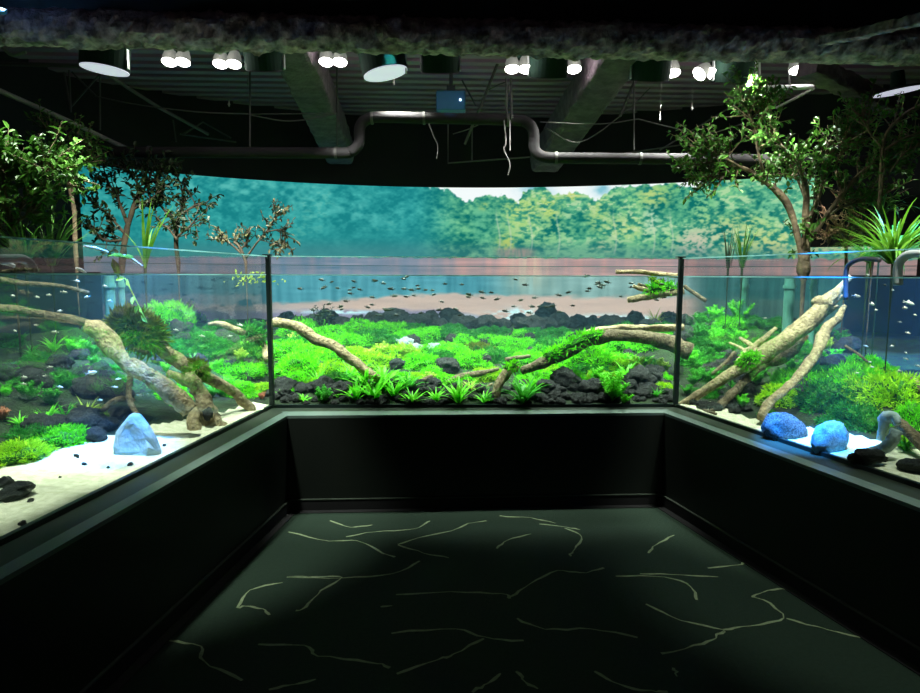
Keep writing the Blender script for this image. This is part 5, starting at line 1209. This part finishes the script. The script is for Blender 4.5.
tree('branching_tree', [
    [(804, 272, YT, 6), (804, 255, YT, 5.5), (806, 238, YT, 5)],
    [(803, 258, YT, 3.5), (798, 238, YT, 3.2), (793, 218, YT, 3.2), (785, 200, YT, 3.5), (772, 187, YT, 3), (757, 176, YT, 2.6), (742, 168, YT, 2), (720, 163, YT, 1.4), (700, 164, YT, 1), (684, 172, YT, .7)],
    [(742, 168, YT, 1.5), (728, 160, YT - .1, 1), (712, 154, YT - .1, .8), (698, 150, YT - .1, .6)],
    [(735, 168, YT, 1), (722, 176, YT, .8), (706, 178, YT, .6)],
    [(766, 182, YT, 1.6), (760, 160, YT - .2, 1.3), (756, 135, YT - .2, 1), (762, 115, YT - .2, .8), (772, 102, YT - .2, .6)],
    [(756, 135, YT - .2, .8), (748, 112, YT - .2, .6), (743, 102, YT - .2, .5)],
    [(806, 240, YT, 4), (806, 215, YT, 3.4), (806, 195, YT, 3), (803, 175, YT, 2.6), (792, 158, YT, 2), (778, 142, YT, 1.4), (770, 130, YT, 1)],
    [(806, 232, YT + .1, 3), (814, 210, YT + .1, 2.4), (822, 185, YT + .1, 1.8), (824, 158, YT + .1, 1.2), (832, 140, YT + .1, .8)],
    [(807, 245, YT, 3), (822, 222, YT, 2.4), (842, 195, YT, 2), (858, 175, YT, 1.6), (875, 160, YT, 1.2), (890, 150, YT, .8)],
    [(842, 195, YT, 1.6), (836, 170, YT + .2, 1.2), (842, 150, YT + .2, 1), (858, 132, YT + .2, .8), (866, 118, YT + .2, .5)],
    [(858, 175, YT, 1.3), (880, 165, YT + .2, 1), (900, 162, YT + .2, .6)],
    [(822, 222, YT + .1, 1.6), (840, 208, YT + .1, 1.2), (862, 202, YT + .1, .8), (876, 198, YT + .1, .5)],
    [(806, 200, YT, 1.6), (796, 176, YT + .3, 1.1), (786, 164, YT + .3, .7)],
    [(824, 158, YT + .1, .9), (838, 146, YT + .1, 1.0), (846, 138, YT + .1, .7), (852, 138, YT + .1, .5)],
    ], 'twisted small tree with leafy spreading branches rising from the right tank', M_LEAF, .052, 15, 9, .27, 3)
tree('arching_shrub', [[(872, 262, 5.0, 2), (880, 200, 5.0, 2), (884, 150, 5.0, 1.4)], [(880, 190, 5.0, 1.6), (884, 140, 5.0, 1.4), (900, 118, 5.0, 1.4), (918, 106, 5.0, 1), (940, 98, 5.0, .6)], [(884, 150, 5.0, 1.4), (905, 138, 5.0, 1.2), (935, 128, 5.0, 1)],
     [(890, 172, 5.0, 1.2), (906, 152, 5.0, 1), (930, 138, 5, .8)], [(884, 150, 5, 1), (868, 130, 5, .8), (862, 112, 5, .6)]], 'dim shrub with long bare twigs reaching to the right picture edge', M_LEAF, .045, 7, 7, .22, 5, 'shrub')
tree('bare_shrub', [[(846, 262, 5.5, 1.6), (846, 240, 5.5, 1.4), (844, 228, 5.5, 1.2)], [(846, 250, 5.5, 1.2), (838, 228, 5.5, 1), (826, 214, 5.5, .6)], [(846, 245, 5.5, 1.2), (856, 222, 5.5, .8), (866, 205, 5.5, .5)], [(845, 240, 5.5, 1), (834, 234, 5.5, .8), (822, 240, 5.5, .5)], [(846, 236, 5.5, 1), (850, 212, 5.5, .8), (840, 198, 5.5, .5)],
     [(846, 242, 5.5, 1), (862, 232, 5.5, .7), (870, 226, 5.5, .5)]], 'nearly leafless reddish brown twiggy shrub right of the tree trunk', mat('reddish_twig_leaf', (.10, .06, .03), (.16, .10, .05), 5, .6), .02, 12, 3, .14, 6, 'shrub', mat('reddish_twig_bark', (.22, .12, .07), (.34, .20, .12), 10, .8))
def clump(name, u, v, Y, s_px, mesh, label, rz=0, cat='grass'):
    p = A(u, v, Y); s_ = s_px * Y / F_PX; b_ = np.array([p[0], p[1], max(th(p[0], p[1]), .6)])
    t = thing(name, b_, label, cat); o = bpy.data.objects.new('leaf_blades', mesh); COL.objects.link(o); o.parent = t; o.location = p - b_; o.rotation_euler = (0, 0, rz); o.scale = (s_,) * 3
    mb = MB(); mb.tube([b_, (b_ + p) / 2, p + [0, 0, .01]], [.004, .004, .012], 8, rough=.2); mb.build('root_stem', M_LEAFD, t); return t
clump('spider_plant', 893, 264, 4.2, 84, grass_mesh(1, M_GRASS, 'sp', 120, (.6, 1.05), .032, (.6, 1.5), (.5, 2.0)), 'large bright spider plant above the right glass at the picture edge', .4)
clump('spider_plant', 868, 262, 4.7, 50, grass_mesh(2, M_GRASS, 'sp2', 40, (.6, 1.1), .05, (.5, 1.4), (.8, 2.2)), 'smaller arching spider plant left of the large one', 1.0)
clump('thin_grass', 742, 268, 5.6, 52, grass_mesh(3, M_LEAF, 'tg', 26, (.5, 1.0), .028, (1.3, 1.55), (.05, .6)), 'thin upright grass in front of the screen left of the tree trunk', 0)
clump('thin_grass', 728, 268, 5.7, 52, grass_mesh(4, M_LEAFD, 'tg2', 14, (.5, 1.1), .02, (1.35, 1.6), (.0, .3)), 'few dark tall blades beside the thin upright grass', 0)
clump('hanging_grass', 882, 215, 4.9, 48, grass_mesh(5, M_LEAF, 'hg', 30, (.6, 1.1), .02, (.6, 1.4), (1.0, 2.6)), 'dim grass tangled in the twigs above the spider plant', 0)
# left side
YL_ = 5.9
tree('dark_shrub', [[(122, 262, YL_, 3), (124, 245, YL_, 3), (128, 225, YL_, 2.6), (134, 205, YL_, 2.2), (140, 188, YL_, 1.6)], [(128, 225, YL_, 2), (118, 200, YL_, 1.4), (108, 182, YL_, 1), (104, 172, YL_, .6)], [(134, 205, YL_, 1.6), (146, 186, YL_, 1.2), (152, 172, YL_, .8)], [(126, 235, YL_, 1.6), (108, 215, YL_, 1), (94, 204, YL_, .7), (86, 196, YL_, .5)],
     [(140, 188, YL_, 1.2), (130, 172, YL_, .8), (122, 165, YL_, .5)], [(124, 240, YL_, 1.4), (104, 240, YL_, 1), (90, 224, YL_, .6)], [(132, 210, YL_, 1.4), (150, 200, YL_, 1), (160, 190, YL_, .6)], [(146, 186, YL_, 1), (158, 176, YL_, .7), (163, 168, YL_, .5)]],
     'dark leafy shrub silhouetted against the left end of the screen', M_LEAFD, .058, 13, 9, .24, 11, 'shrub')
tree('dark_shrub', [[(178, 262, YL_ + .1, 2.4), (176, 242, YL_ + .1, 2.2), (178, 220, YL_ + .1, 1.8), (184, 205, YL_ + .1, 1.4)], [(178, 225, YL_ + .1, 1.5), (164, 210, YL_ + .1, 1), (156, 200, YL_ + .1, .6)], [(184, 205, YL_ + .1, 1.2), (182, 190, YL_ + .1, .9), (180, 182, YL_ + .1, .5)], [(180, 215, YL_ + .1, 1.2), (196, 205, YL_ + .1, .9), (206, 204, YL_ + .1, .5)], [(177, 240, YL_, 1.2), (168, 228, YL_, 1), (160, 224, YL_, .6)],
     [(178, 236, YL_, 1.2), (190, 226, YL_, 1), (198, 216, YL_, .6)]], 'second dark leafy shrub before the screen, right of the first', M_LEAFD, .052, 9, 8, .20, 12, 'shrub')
tree('low_shrub', [[(246, 262, 5.8, 1.6), (240, 248, 5.8, 1.4), (234, 242, 5.8, 1)], [(244, 256, 5.8, 1.2), (228, 242, 5.8, .9), (216, 238, 5.8, .5)], [(246, 258, 5.8, 1.2), (256, 244, 5.8, .9), (266, 232, 5.8, .8), (272, 222, 5.8, .5)], [(266, 232, 5.8, .8), (280, 230, 5.8, .7), (288, 238, 5.8, .5)], [(268, 230, 5.8, .7), (276, 218, 5.8, .5), (280, 214, 5.8, .4)], [(285, 234, 5.8, .6), (284, 244, 5.8, .5), (280, 250, 5.8, .3)], [(240, 250, 5.8, .8), (250, 240, 5.8, .6)]],
     'small sparse shrub with drooping twigs above the left corner joint', mat('olive_shrub_leaf', (.03, .035, .012), (.07, .065, .02), 5, .6), .042, 6, 6, .13, 13, 'shrub')
tree('lit_shrub', [[(14, 258, 4.6, 3), (12, 230, 4.6, 2.6), (8, 205, 4.6, 2)], [(12, 230, 4.6, 2), (24, 200, 4.6, 1.4), (36, 178, 4.6, 1), (44, 160, 4.6, .6)], [(10, 215, 4.6, 1.6), (-4, 190, 4.6, 1.2), (-14, 172, 4.6, .8)], [(12, 225, 4.6, 1.6), (28, 215, 4.6, 1), (40, 205, 4.6, .6)], [(8, 205, 4.6, 1.4), (4, 180, 4.6, 1), (8, 160, 4.6, .6)], [(36, 178, 4.6, 1), (52, 170, 4.6, .8), (60, 176, 4.6, .5)], [(12, 240, 4.6, 1.2), (-4, 228, 4.6, .9), (-16, 215, 4.6, .6)]],
     'lit green bushy shrub at the far left picture edge above the glass', M_LEAF, .06, 14, 9, .26, 14, 'shrub')
tree('tall_twiggy_shrub', [[(76, 258, 5.4, 2.2), (75, 235, 5.4, 2.2), (74, 210, 5.4, 2), (70, 190, 5.4, 1.8), (66, 165, 5.4, 1.6), (64, 148, 5.4, 1)], [(74, 205, 5.4, 1.4), (68, 185, 5.4, 1.3), (62, 160, 5.4, 1), (60, 145, 5.4, .6)], [(73, 195, 5.4, 1.2), (72, 170, 5.4, 1), (70, 152, 5.4, .7)], [(64, 150, 5.4, 1), (54, 138, 5.4, .8), (44, 128, 5.4, .5)], [(64, 150, 5.4, .9), (80, 142, 5.4, .7), (84, 150, 5.4, .5)], [(62, 158, 5.4, .8), (48, 152, 5.4, .6), (38, 158, 5.4, .4)], [(66, 152, 5.4, .7), (76, 160, 5.4, .6), (84, 162, 5.4, .4)]],
     'tall shrub of bare pale stems at the left end of the screen', M_LEAF, .045, 7, 7, .22, 15, 'shrub')
clump('tall_grass', 26, 266, 4.5, 66, grass_mesh(6, M_LEAF, 'lg', 60, (.5, 1.0), .03, (.9, 1.5), (.2, 1.4)), 'dense green grass above the glass at the far left', 0)
clump('tall_grass', 52, 266, 4.8, 68, grass_mesh(7, M_LEAF, 'lg2', 50, (.5, 1.1), .03, (1.0, 1.5), (.2, 1.2)), 'grass tuft left of the tall bare stems', 1)
clump('strap_grass', 145, 268, 5.0, 70, grass_mesh(8, M_GRASS, 'st', 9, (.5, 1.05), .045, (1.2, 1.5), (.1, .9)), 'few bright long blades in front of the dark shrub', .5)
